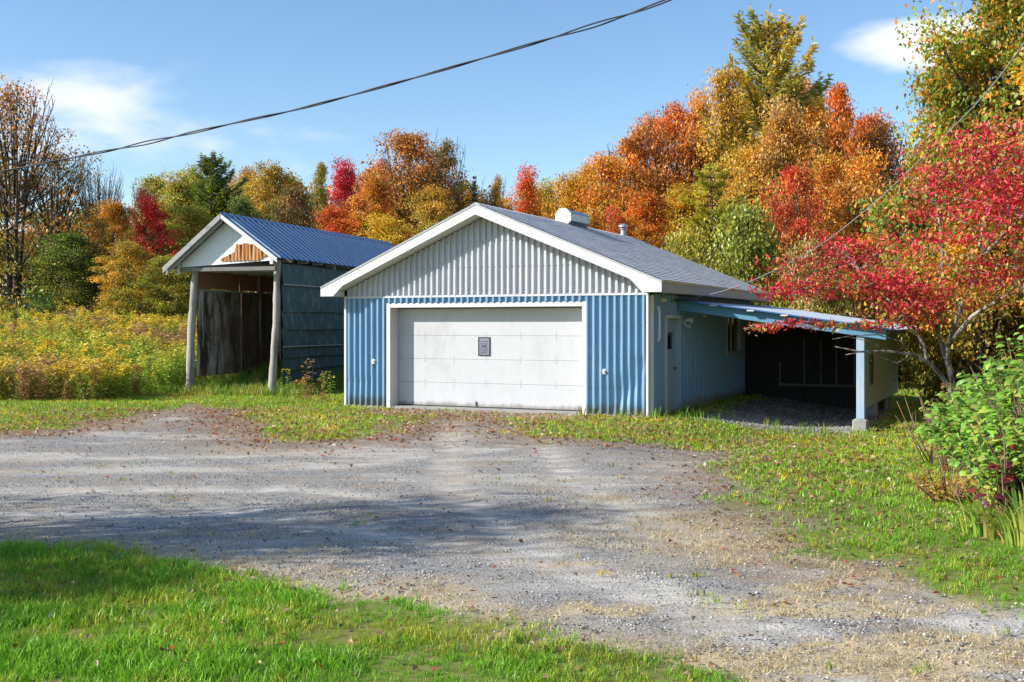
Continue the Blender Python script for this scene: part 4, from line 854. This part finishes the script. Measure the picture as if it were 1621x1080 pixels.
# ------------------------------------------------------------------ red-leaved tree on the right (grey trunks leaning left, long low boughs)
rx, ry = 8.55, 20.3; rz0 = float(gz(rx, ry))
RT = empty('serviceberry_tree', (rx, ry, rz0), 0, 'scarlet-leaved tree with pale leaning trunks beside the lean-to post', 'tree')
rw = lambda px, py, Y: at(px, py, Y) - Vector((rx, ry, rz0))
mb = MB(); limbs = []
def limb(pts, r0, r1, n=7):
    p = [rw(*q) if not isinstance(q, Vector) else q for q in pts]; mb.tube(p, list(np.linspace(r0, r1, len(p))), n); limbs.append(p)
limb([(1542, 715, 20.3), (1528, 665, 20.25), (1508, 622, 20.2), (1488, 592, 20.1), (1470, 574, 20), (1446, 562, 19.9), (1405, 556, 19.7), (1362, 557, 19.5), (1322, 549, 19.3)], .065, .010)
limb([(1528, 668, 20.3), (1514, 628, 20.4), (1504, 590, 20.5), (1494, 556, 20.6), (1484, 525, 20.7), (1455, 486, 20.6), (1400, 458, 20.4), (1345, 452, 20.1), (1295, 462, 19.9), (1240, 470, 19.7)], .06, .008)
limb([(1512, 625, 20.4), (1503, 585, 20.2), (1500, 548, 20.0), (1520, 490, 19.6), (1545, 420, 19.2), (1560, 340, 18.9), (1580, 260, 18.7)], .055, .010)
limb([(1468, 573, 20), (1462, 545, 20.2), (1440, 510, 20.4), (1395, 470, 20.7), (1365, 430, 20.9), (1330, 405, 21)], .035, .008)
limb([(1484, 525, 20.7), (1490, 450, 21), (1492, 380, 21.3), (1482, 320, 21.5), (1490, 270, 21.5)], .05, .008)
limb([(1500, 548, 20), (1540, 500, 19.3), (1590, 470, 18.7), (1650, 440, 18.2)], .05, .015)
limb([(1545, 420, 19.2), (1600, 360, 18.4), (1660, 300, 18)], .04, .012)
limb([(1545, 420, 19.2), (1590, 340, 19.2), (1625, 270, 19.2), (1650, 215, 19.2)], .035, .008)
limb([(1455, 486, 20.6), (1420, 508, 20), (1380, 512, 19.4), (1320, 515, 19), (1260, 508, 18.9), (1200, 515, 18.8), (1178, 521, 18.8)], .03, .006)
limb([(1446, 562, 19.9), (1420, 575, 19.5), (1395, 566, 19.3), (1370, 556, 19.2), (1338, 562, 19.2)], .018, .006, 5); limb([(1405, 556, 19.7), (1375, 540, 19.4), (1340, 533, 19.2)], .014, .005, 5)
limb([(1446, 562, 19.9), (1425, 540, 19.6), (1390, 530, 19.3), (1350, 531, 19.1), (1318, 537, 19.0)], .018, .005, 5)
g = np.random.default_rng(12); cc = []
lens = [(-1, 0)]
main = [limbs[1], limbs[2], limbs[3], limbs[4], limbs[5], limbs[6], limbs[8], limbs[7]]
for li_, (p, cnt, spr) in enumerate(zip(main, (30, 26, 16, 20, 22, 22, 12, 24), (.38, .65, .36, .5, .7, .75, .12, .6))):
    for k in range(cnt):
        t = g.uniform(.42 if li_ < 5 else .25, 1) * (len(p) - 1); i = min(int(t), len(p) - 2); q = p[i].lerp(p[i + 1], t - i)
        c = q + Vector((g.normal(0, spr), g.normal(0, spr), abs(g.normal(0, spr * .7)) * (1 if li_ != 6 else .3) - .05))
        if li_ != 6 and c.z + rz0 < 2.35 and c.x + rx < 7.6 and g.uniform() < .4: continue
        md = q.lerp(c, .5) + Vector((0, 0, .06)); mb.tube([q, md, c], [.012, .008, .004], 3, False); cc.append((c, li_))
tk = mb.build('trunk', M['pale_bark'], RT, True)
V_, F_, Cc = [], [], []; b = 0
RED = np.array((.80, .05, .085)); RED2 = np.array((.58, .015, .04)); ORG = np.array((.68, .22, .04)); GRN = np.array((.27, .31, .045)); YLW = np.array((.60, .44, .07))
for c, li_ in cc:
    c = np.array(c); wp_ = c + np.array([rx, ry, rz0]); pxx = CX + wp_[0] / wp_[1] * FPX; hgt = wp_[2]
    m = int(g.uniform(60, 145)) if li_ != 6 else 40
    warm = np.clip((wp_[0] - 7.0) / 1.6, 0, 1) * np.clip((3.7 - hgt) / 1.2, 0, 1)        # the low inner boughs are still orange and green
    redp = g.uniform() > .30 + .68 * warm
    d = g.normal(0, 1, (m, 3)) * np.array([.30, .30, .085]) * (1 if li_ != 6 else .45); pt = c + d
    axd = unit(g.normal(0, 1, (m, 3)) + np.array([-.5, 0, -.25])); nr = unit(np.array([0, 0, 1.]) + g.normal(0, .6, (m, 3))); ln = .09 * g.uniform(.5, 1.45, m)
    v, f = leaf_cards(pt, axd, nr, ln, ln * .46); V_.append(v); F_.append(f + b); b += len(v)
    ton = g.uniform(.72, 1.2); u = g.uniform(0, 1, (m, 1)); col = np.where(u < .62, RED, np.where(u < .86, RED2, ORG)) if redp else np.where(u < .36, ORG, np.where(u < .66, GRN, np.where(u < .86, YLW, RED)))
    Cc.append(np.repeat(col * ton * g.uniform(.6, 1.35, (m, 1)), 4, 0))
link('crown', tri_mesh('crown', np.concatenate(V_), np.concatenate(F_), col=np.concatenate(Cc)), M['veg'], RT)

# ------------------------------------------------------------------ bushes and plants at the right edge
def leafy_bush(name, x, y, rad, h, nst, per, leaf, cols, label, cat, seed, asp=.62, lean=(0, 0), zbase=None, elong=1.0):
    g = np.random.default_rng(seed); z0 = float(gz(x, y)) if zbase is None else zbase; e = empty(name, (x, y, z0), 0, label, cat); mb = MB(); V_, F_, Cc = [], [], []; b = 0; cols = np.array(cols)
    for k in range(nst):
        a = g.uniform(0, 2 * math.pi); rr_ = rad * g.uniform(.1, 1) ** .6; hh_ = h * (1 - .45 * (rr_ / rad) ** 2) * g.uniform(.6, 1.05)
        tip = np.array([math.cos(a) * rr_ + lean[0] * hh_, math.sin(a) * rr_ * elong + lean[1] * hh_, hh_]); bs = np.array([math.cos(a) * rr_ * .35, math.sin(a) * rr_ * .35, -.05]); md = bs * .4 + tip * .6 + np.array([0, 0, .12 * h])
        s = np.linspace(0, 1, 6)[:, None]; path = (1 - s) ** 2 * bs + 2 * s * (1 - s) * md + s ** 2 * tip; mb.tube([tuple(q) for q in path], list(np.linspace(.011, .004, 6)), 4, False)
        m = int(per * g.uniform(.7, 1.3)); ss = g.uniform(.05, 1.0, m) ** .85; c = np.stack([np.interp(ss, s[:, 0], path[:, j]) for j in range(3)], 1)
        out = unit(np.concatenate([g.normal(0, 1, (m, 2)), np.zeros((m, 1))], 1)); axd = unit(out + np.array([0, 0, -.15]) + g.normal(0, .2, (m, 3))); ln = leaf * g.uniform(.6, 1.25, m)
        c = c + out * (ln * .6 + .03)[:, None]; nr = unit(np.array([-.15, -.25, 1.]) + g.normal(0, .4, (m, 3)))
        axd = unit(axd); side = unit(np.cross(axd, nr)); up = np.cross(side, axd); wd = ln * asp
        # broad leaf: 8 points with a midrib fold and a drooping tip
        P = []
        for (tt, ww, hh2) in ((-.5, 0, 0), (-.28, .42, .10), (.05, .5, .10), (.32, .26, .03), (.55, 0, -.16)):
            if ww == 0: P.append(c + axd * (ln * tt)[:, None] + up * (ln * hh2)[:, None])
            else:
                P.append(c + axd * (ln * tt)[:, None] - side * (wd * ww)[:, None] + up * (ln * hh2)[:, None]); P.append(c + axd * (ln * tt)[:, None] + side * (wd * ww)[:, None] + up * (ln * hh2)[:, None])
        v = np.stack(P, 1).reshape(-1, 3); i = np.arange(m)[:, None] * 8
        f = np.concatenate([i + np.array([q]) for q in ([0, 2, 1], [1, 2, 4], [1, 4, 3], [3, 4, 6], [3, 6, 5], [5, 6, 7])]); V_.append(v); F_.append(f + b); b += len(v)
        Cc.append(np.repeat(cols[g.integers(0, len(cols), m)] * g.uniform(.7, 1.25, (m, 1)), 8, 0))
    mb.build('stem', M['twig'], e, True); link('leaves', tri_mesh('leaves', np.concatenate(V_), np.concatenate(F_), col=np.concatenate(Cc)), M['veg'], e); return e
LG1, LG2, LG3 = (.24, .46, .05), (.32, .54, .07), (.16, .36, .045)
leafy_bush('green_bush', 5.95, 12.1, 1.35, 1.85, 210, 42, .095, [LG1, LG2, LG3, LG2, (.42, .46, .08), (.10, .22, .03)], 'big leafy light-green bush at the right edge', 'bush', 3)
leafy_bush('green_bush', 6.4, 14.2, 1.05, 1.5, 120, 36, .10, [LG1, LG3, LG1, LG2], 'lower leafy green bush spreading left of the big one under the trunks', 'bush', 4)
leafy_bush('green_bush', 5.2, 10.8, .85, 1.5, 120, 42, .09, [LG1, LG2, LG3, (.42, .46, .08)], 'green bush closest to the drive, cut by the right edge', 'bush', 9)
leafy_bush('green_bush', 6.7, 13.6, 1.1, 2.3, 110, 36, .11, [LG1, LG2, (.30, .30, .05), LG3], 'tall green bush behind the big one, reaching into the orange leaves', 'bush', 5)
leafy_bush('purple_sapling', 4.78, 10.5, .35, 1.05, 14, 10, .10, [(.16, .025, .05), (.22, .03, .05), (.40, .06, .05)], 'dark purple-leaved sapling poking out of the green bush', 'sapling', 6, .85, (0, -.1))
leafy_bush('orange_shrub', 5.0, 12.5, .5, .45, 36, 40, .045, [(.62, .28, .06), (.54, .22, .07), (.60, .40, .08), (.36, .34, .06)], 'small rust-orange feathery shrub at the foot of the green bush', 'shrub', 7, .4)
leafy_bush('orange_shrub', 6.15, 15.2, .5, 1.5, 24, 40, .06, [(.45, .20, .04), (.40, .28, .06), (.2, .2, .04)], 'taller orange-yellow shrub behind the bush near the pale trunks', 'shrub', 8, .5)
# strap-leaved clump
def strap_clump(name, x, y, n, h, w, cols, label, cat, seed, spread=.3):
    g = np.random.default_rng(seed); z0 = float(gz(x, y)); V_, F_, Cc = [], [], []
    for k in range(n):
        a = g.uniform(0, 2 * math.pi); d = np.array([math.cos(a), math.sin(a), 0]); sd = np.array([-d[1], d[0], 0]); L_ = h * g.uniform(.6, 1.15); b0 = d * g.uniform(0, .26); arch = g.uniform(.25, 1.0) * spread / .3
        pts = []
        for j, t in enumerate(np.linspace(0, 1, 6)):
            c = b0 + d * (L_ * arch * t ** 1.7 * .8) + np.array([0, 0, L_ * (t - .55 * arch * t ** 2.6) + -.02]); ww = w * (1 - t ** 2.2) * .5 + .001; pts += [c - sd * ww, c + sd * ww]
        b = len(V_) * 12; V_.append(np.array(pts)); F_ += [(b + 2 * j, b + 2 * j + 1, b + 2 * j + 3) for j in range(5)] + [(b + 2 * j, b + 2 * j + 3, b + 2 * j + 2) for j in range(5)]; Cc.append(np.repeat(np.array(cols[g.integers(len(cols))])[None] * g.uniform(.75, 1.25), 12, 0))
    o = link(name, tri_mesh(name, np.concatenate(V_), np.array(F_), col=np.concatenate(Cc)), M['veg']); o.location = (x, y, z0); return tag(o, label, cat)
YG = [(.46, .52, .08), (.32, .46, .06), (.60, .55, .15), (.20, .38, .06)]
strap_clump('daylily_clump', 4.55, 10.45, 90, .6, .028, YG, 'yellow-green strap-leaved clump under the big green bush', 'plant', 2)
strap_clump('daylily_clump', 4.72, 10.0, 90, .65, .028, YG, 'strap-leaved clump at the right edge below the purple sapling', 'plant', 5)
for nm, x, y, n, h, seed, lab in (('bare_shrub', 6.35, 16.6, 9, 1.15, 3, 'leafless reddish twigs standing in front of the pale trunks'),):
    g = np.random.default_rng(seed); mb = MB(); z0 = float(gz(x, y))
    for k in range(n):
        a = g.uniform(0, 6.28); t_ = Vector((math.cos(a) * .25 * h - .25, math.sin(a) * .2, h * g.uniform(.6, 1))); q = Vector((g.normal(0, .05), g.normal(0, .05), -.05)); md = q.lerp(t_, .5) + Vector((g.normal(0, .04), 0, .05)); mb.tube([q, md, t_], [.011, .008, .004], 5)
        mb.tube([md, md + Vector((g.normal(0, .1), g.normal(0, .1), .3))], [.006, .003], 4)
    o = mb.build(nm, M['twig'], None, True); o.location = (x, y, z0); tag(o, lab, 'shrub')

# ------------------------------------------------------------------ grass, weeds, field, leaves, stones
def blade_tuft(seed, nb, h, w, spread, bend):
    g = np.random.default_rng(seed); V_, F_, c_ = [], [], []
    for k in range(nb):
        a = g.uniform(0, 6.28); d = np.array([math.cos(a), math.sin(a), 0]); a2 = g.uniform(0, 6.28); sd = np.array([math.cos(a2), math.sin(a2), 0]); L_ = h * g.uniform(.55, 1.2); b0 = np.array([g.normal(0, spread), g.normal(0, spread), -.005]); bn = bend * g.uniform(.2, 1.3); b = len(V_) * 5
        m = b0 + np.array([0, 0, L_ * .55]) + d * L_ * bn * .25; t = b0 + np.array([0, 0, L_ * (1 - .25 * bn)]) + d * L_ * bn * .8
        V_.append(np.array([b0 - sd * w * .5, b0 + sd * w * .5, m - sd * w * .4, m + sd * w * .4, t])); F_ += [(b, b + 1, b + 3), (b, b + 3, b + 2), (b + 2, b + 3, b + 4)]
        c_.append(np.repeat(g.uniform(.75, 1.25) * np.ones((1, 3)), 5, 0))
    return np.concatenate(V_), np.array(F_), np.concatenate(c_)
def sample(n, x0, x1, y0, y1, g): return g.uniform(x0, x1, n), g.uniform(y0, y1, n)
def in_view(x, y, m=.06): return (np.abs(x / np.maximum(y, .1)) < .4675 + m)
def blocked(x, y):
    u, v = garage_uv(x, y); gar = (u > -7.85) & (u < .05) & (v > -.03) & (v < 10); sx = (x - SO[0]) * SX[0] + (y - SO[1]) * SX[1]; sy = (x - SO[0]) * SY[0] + (y - SO[1]) * SY[1]
    return gar | ((u > 0) & (u < 4) & (v > 8.4) & (v < 11.5)) | ((sx > -.2) & (sx < 2.8) & (sy > .3) & (sy < 11))
g = np.random.default_rng(5); parts = []
def add_tufts(n, box, h, w, nb, spread, bend, dens, base, seed, hv=None, smin=.7, smax=1.3, dry_=True):
    x, y = sample(n, *box, g); k = in_view(x, y) & ~blocked(x, y); x, y = x[k], y[k]; la, st, li = cover(x, y); k = g.uniform(0, 1, len(x)) < dens(x, y, la, st, li); x, y = x[k], y[k]
    if not len(x): return
    n = len(x); tone = fbm(x, y, 1.7, 61)[:, None]; yel = fbm(x, y, .8, 71)[:, None]
    tint = np.array(base) * (.7 + .6 * tone) * g.uniform(.75, 1.25, (n, 1)); dry = (yel + g.uniform(-.22, .22, (n, 1)) > .60); tint = np.where(dry & dry_, tint * np.array([2.0, 1.05, 1.8]), tint)
    s = g.uniform(smin, smax, n) * (1 if hv is None else hv(x, y)); pos = np.stack([x, y, gz(x, y)], 1)
    for q in range(3):
        pv, pf, pc = blade_tuft(seed + q, nb, h, w, spread, bend); kk = np.arange(n) % 3 == q
        if kk.any(): parts.append(scatter(pv, pf, pc, pos[kk], g.uniform(0, 6.28, kk.sum()), s[kk], tint[kk]))
GRN_ = (.20, .42, .026)
u_of = lambda x, y: garage_uv(x, y)
near = lambda x, y, la, st, li: la ** 1.2 * (y < 11) * (.75 + .25 * sst(.35, .5, fbm(x, y, .6, 33)))
add_tufts(30000, (-5.2, 5.6, 5.3, 10.8), .06, .0052, 9, .022, .8, near, GRN_, 10, hv=lambda x, y: .42 + .75 * sst(.3, .75, fbm(x, y, .45, 15)) + .45 * sst(.5, -3.0, x))
add_tufts(24000, (-13, 13, 10.6, 20), .07, .010, 8, .04, .7, lambda x, y, la, st, li: la ** 1.5 * .95, (.24, .44, .026), 20)
add_tufts(17000, (-15, 13, 18, 33), .07, .016, 8, .06, .6, lambda x, y, la, st, li: la * .95, (.30, .46, .03), 30)
def foot(x, y):       # longer grass against the walls, posts and under the shed
    u, v = garage_uv(x, y); sx = (x - SO[0]) * SX[0] + (y - SO[1]) * SX[1]; sy = (x - SO[0]) * SY[0] + (y - SO[1]) * SY[1]
    a = ((v < 0) & (v > -.45) & (u > -1.5) & (u < .6)) * .25 + ((v < -.02) & (v > -.12) & (u < -6.4) & (u > -7.8)) * .15 + ((sx > -.8) & (sx < 4.0) & (sy > -.6) & (sy < 5)) * .9 + ((u > .1) & (u < 4.6) & (v > -.5) & (v < 1.9)) * .10
    return np.clip(a, 0, 1)
g_over = blocked; blocked = lambda x, y: (lambda u, v: (u > -7.85) & (u < .02) & (v > -.02) & (v < 10))(*garage_uv(x, y))
add_tufts(26000, (-11.5, 8.5, 20, 36), .26, .016, 7, .05, .7, lambda x, y, la, st, li: foot(x, y), (.20, .36, .035), 40, smin=.35, smax=1.2)
blocked = g_over
add_tufts(5000, (7, 22, 33, 50), .10, .03, 7, .08, .6, lambda x, y, la, st, li: la, (.22, .36, .03), 35)
add_tufts(2600, (-9, 9, 6, 24), .06, .010, 7, .03, 1.0, lambda x, y, la, st, li: (1 - la) * sst(.66, .74, fbm(x, y, .9, 91)), (.26, .38, .035), 50)
add_tufts(26000, (-5, 8, 5.2, 15), .045, .005, 9, .035, 1.9, lambda x, y, la, st, li: st * .8 * (1 - la * .7), (.56, .45, .25), 60, dry_=False)
V, F, Cc = merge(parts); tag(link('grass', tri_mesh('grass', V, F, col=Cc), M['grass']), kind='stuff')

# goldenrod field on the left
def field_plant(seed, kind):
    g = np.random.default_rng(seed); V_, F_, c_ = [], [], []; b = 0
    H = 1.0; stem = np.array((.24, .30, .05)) if kind != 'rust' else np.array((.36, .18, .08)); lf = {'gold': np.array((.38, .46, .055)), 'green': np.array((.34, .50, .055)), 'rust': np.array((.40, .24, .10))}[kind]; pl = np.array((.82, .58, .06)) if kind == 'gold' else (np.array((.62, .58, .08)) if kind == 'green' else np.array((.50, .30, .14)))
    for s in range(3):
        o = np.array([g.normal(0, .09), g.normal(0, .09), 0]); ln = np.array([g.normal(0, .12), g.normal(0, .12), 1.0]) * H * g.uniform(.75, 1.05)
        w = .008; v = np.array([o - [w, 0, 0], o + [w, 0, 0], o + ln]); V_.append(v); F_.append(np.array([[b, b + 1, b + 2]])); c_.append(np.repeat(stem[None], 3, 0)); b += 3
        m = 15; t = g.uniform(.12, .9, m); c = o + ln * t[:, None]; a = g.uniform(0, 6.28, m); d = np.stack([np.cos(a), np.sin(a), g.uniform(-.3, .5, m)], 1); L_ = .17 * (1.1 - .5 * t)
        v, f = leaf_cards(c + d * .07, d, np.array([0, 0, 1.]) + g.normal(0, .4, (m, 3)), L_, L_ * .28); V_.append(v); F_.append(f + b); b += len(v); c_.append(np.repeat(lf[None] * g.uniform(.7, 1.3, (m, 1)), 4, 0))
        m = 16 if kind == 'gold' else 6; a = g.uniform(0, 6.28, m); rr_ = g.uniform(0, .13, m); c = o + ln + np.stack([np.cos(a) * rr_, np.sin(a) * rr_, .06 - rr_ * .9 + g.uniform(-.07, .07, m)], 1)
        d = np.stack([np.cos(a), np.sin(a), np.full(m, .3)], 1); v, f = leaf_cards(c, d, np.array([0, 0, 1.]) + g.normal(0, .6, (m, 3)), np.full(m, .10), np.full(m, .05)); V_.append(v); F_.append(f + b); b += len(v); c_.append(np.repeat(pl[None] * g.uniform(.7, 1.3, (m, 1)), 4, 0))
    return np.concatenate(V_), np.concatenate(F_), np.concatenate(c_)
parts = []; g = np.random.default_rng(15); n = 9500
x = g.uniform(-34, -1, n); y = 28.2 + 32 * g.uniform(0, 1, n) ** 1.5
front = 28.7 + (fbm(x, np.zeros(n), 2.0, 3) - .5) * .9
sx = (x - SO[0]) * SX[0] + (y - SO[1]) * SX[1]; sy = (x - SO[0]) * SY[0] + (y - SO[1]) * SY[1]
u, v = garage_uv(x, y)
k = in_view(x, y, .03) & (y > front) & ~((sx > -.5) & (sy > -6)) & ~((u > -8.6) & (v > -2))
x, y = x[k], y[k]; n = len(x); patch = fbm(x, y, 3.5, 12) + g.normal(0, .08, n); fr = np.exp(-(y - 28.6) / .9); edge = sst(0, .8, y - 28.3)
kind = np.where((patch < .36) | (g.uniform(0, 1, n) < .5 * fr), 2, np.where(patch > .49, 1, 0)); hsc = (.62 + .35 * fbm(x, y, 1.6, 4)) * g.uniform(.7, 1.15, n) * (.55 + .45 * edge) * (.75 + .25 * sst(60, 35, y))
pos = np.stack([x, y, gz(x, y)], 1); yw = g.uniform(0, 6.28, n); tn = g.uniform(.75, 1.3, (n, 1)) * np.ones((1, 3))
for q, kd in enumerate(('gold', 'green', 'rust')):
    for w_ in range(2):
        kk = (kind == q) & (np.arange(n) % 2 == w_); parts.append(scatter(*field_plant(q * 3 + w_, kd), pos[kk], yw[kk], np.stack([hsc[kk] * 1.25, hsc[kk] * 1.25, hsc[kk] * 1.15], 1), tn[kk], g.normal(0, .12, kk.sum())))
V, F, Cc = merge(parts); tag(link('goldenrod_field', tri_mesh('goldenrod_field', V, F, col=Cc), M['veg']), kind='stuff')
# brush along the foot of the wood
parts = []; g = np.random.default_rng(19); V_, F_, Cc = [], [], []; b = 0
for i in range(150):
    x = g.uniform(-32, 26); y = (47 if x < 0 else 44) + g.uniform(0, 8); 
    if not in_view(np.array(x), np.array(y)): continue
    m = 260; z0 = float(gz(x, y)); hh_ = g.uniform(.9, 2.4); rr_ = g.uniform(.8, 1.6); d = unit(g.normal(0, 1, (m, 3))) * g.uniform(.2, 1, (m, 1)) ** .5; d[:, 2] = np.abs(d[:, 2])
    pt = np.array([x, y, z0]) + d * np.array([rr_, rr_, hh_]); ln = .2 * g.uniform(.6, 1.3, m); v, f = leaf_cards(pt, g.normal(0, 1, (m, 3)), unit(d + g.normal(0, .5, (m, 3))), ln, ln * .6); V_.append(v); F_.append(f + b); b += len(v)
    c = np.array([OL, GR, LG, GO, TA, DG][g.integers(6)]); Cc.append(np.repeat(c[None] * g.uniform(.55, 1.2, (m, 1)), 4, 0))
tag(link('undergrowth', tri_mesh('undergrowth', np.concatenate(V_), np.concatenate(F_), col=np.concatenate(Cc)), M['veg']), kind='stuff')
# weeds standing against the shed
wpos = [(455, 600, 31.0, .75, 'tall dry weed leaning against the dark shed wall', 'green'), (492, 618, 28.9, 1.0, 'tall curved seed stalk between the shed and the garage', 'rust'), (520, 622, 28.6, .9, 'bushy green weed beside the garage corner', 'green'), (508, 632, 28.2, .6, 'low red-tinged weed beside the garage corner', 'rust'), (470, 625, 29.0, .6, 'small yellow-green weed in front of the shed wall', 'gold')]
for i, (px, py, Y, h_, lab, kd) in enumerate(wpos):
    pv, pf, pc = field_plant(40 + i, kd); o = link('tall_weed', tri_mesh('tall_weed', pv * np.array([.8 * h_ + .3, .8 * h_ + .3, h_]), pf, col=pc), M['veg']); X = (px - CX) / FPX * Y; o.location = (X, Y, float(gz(X, Y))); tag(o, lab, 'weed')

# fallen leaves
g = np.random.default_rng(23); n = 22000; x = g.uniform(-12, 11, n); y = 5.3 + 21 * g.uniform(0, 1, n) ** .8; k = in_view(x, y) & ~blocked(x, y); x, y = x[k], y[k]; la, st, li = cover(x, y)
sd = gravel_sd(x, y); pr = .10 * la * sst(4, 11, y) + .22 * la * (y < 11) + .8 * np.exp(-np.abs(sd) / .45) * .5 + .75 * li + .30 * la * (x > 2) + .03
k = g.uniform(0, 1, len(x)) < pr; x, y, la = x[k], y[k], la[k]; n = len(x); z = gz(x, y) + .012 + la * g.uniform(.0, .06, n) * (y < 11) + la * g.uniform(0, .04, n) * (y >= 11)
ln = g.uniform(.028, .065, n) * (1 + .5 * sst(8, 20, y)); V, F = leaf_cards(np.stack([x, y, z], 1), np.stack([g.normal(0, 1, n), g.normal(0, 1, n), g.normal(0, .3, n)], 1), np.array([0, 0, 1.]) + g.normal(0, .35, (n, 3)), ln, ln * .75, .35)
pal = np.array([(.36, .19, .10), (.46, .27, .14), (.50, .10, .06), (.58, .40, .25), (.26, .14, .08), (.52, .34, .12), (.62, .48, .33), (.40, .24, .15)]); tag(link('fallen_leaves', tri_mesh('fallen_leaves', V, F, col=np.repeat(pal[g.integers(0, len(pal), n)] * g.uniform(.7, 1.2, (n, 1)), 4, 0)), M['veg']), kind='stuff')
# loose gravel
ov = np.array([(1, 0, 0), (0, 1, 0), (-1, 0, 0), (0, -1, 0), (.1, .1, .8), (0, -.1, -.6)], float); of = np.array([(0, 1, 4), (1, 2, 4), (2, 3, 4), (3, 0, 4), (1, 0, 5), (2, 1, 5), (3, 2, 5), (0, 3, 5)])
parts = []; g = np.random.default_rng(29); n = 68000; y = 5.4 + 18 * g.uniform(0, 1, n) ** 1.5; x = g.uniform(-.52, .52, n) * y; la, st, li = cover(x, y); k = g.uniform(0, 1, n) < (1 - la) * (.35 + .65 * (fbm(x, y, .8, 52) > .45)) * (1 - .5 * st) * (1 - .75 * tracks(x, y)); x, y = x[k], y[k]; n = len(x)
for q in range(3):
    kk = np.arange(n) % 3 == q; m = kk.sum(); pv = ov * (1 + .3 * g.normal(0, 1, (6, 1))); s = g.uniform(.005, .015, m); gr_ = g.uniform(.07, .60, (m, 1)) * np.array([[1, .96, .89]])
    parts.append(scatter(pv, of, np.ones((6, 3)), np.stack([x[kk], y[kk], gz(x[kk], y[kk]) + .006], 1), g.uniform(0, 6.28, m), np.stack([s, s * g.uniform(.6, 1, m), s * g.uniform(.5, .9, m)], 1), gr_))
m = 3000; uu = g.uniform(.5, 4.2, m); vv_ = g.uniform(.4, 8.4, m); xx_ = B0[0] + uu * BU[0] + vv_ * BV[0]; yy_ = B0[1] + uu * BU[1] + vv_ * BV[1]; s = g.uniform(.012, .04, m)
parts.append(scatter(ov * (1 + .3 * g.normal(0, 1, (6, 1))), of, np.ones((6, 3)), np.stack([xx_, yy_, gz(xx_, yy_) + .01], 1), g.uniform(0, 6.28, m), np.stack([s, s * .8, s * .6], 1), g.uniform(.06, .45, (m, 1)) * np.ones((1, 3))))
V, F, Cc = merge(parts); tag(link('gravel', tri_mesh('gravel', V, F, col=Cc), M['stone']), kind='stuff')
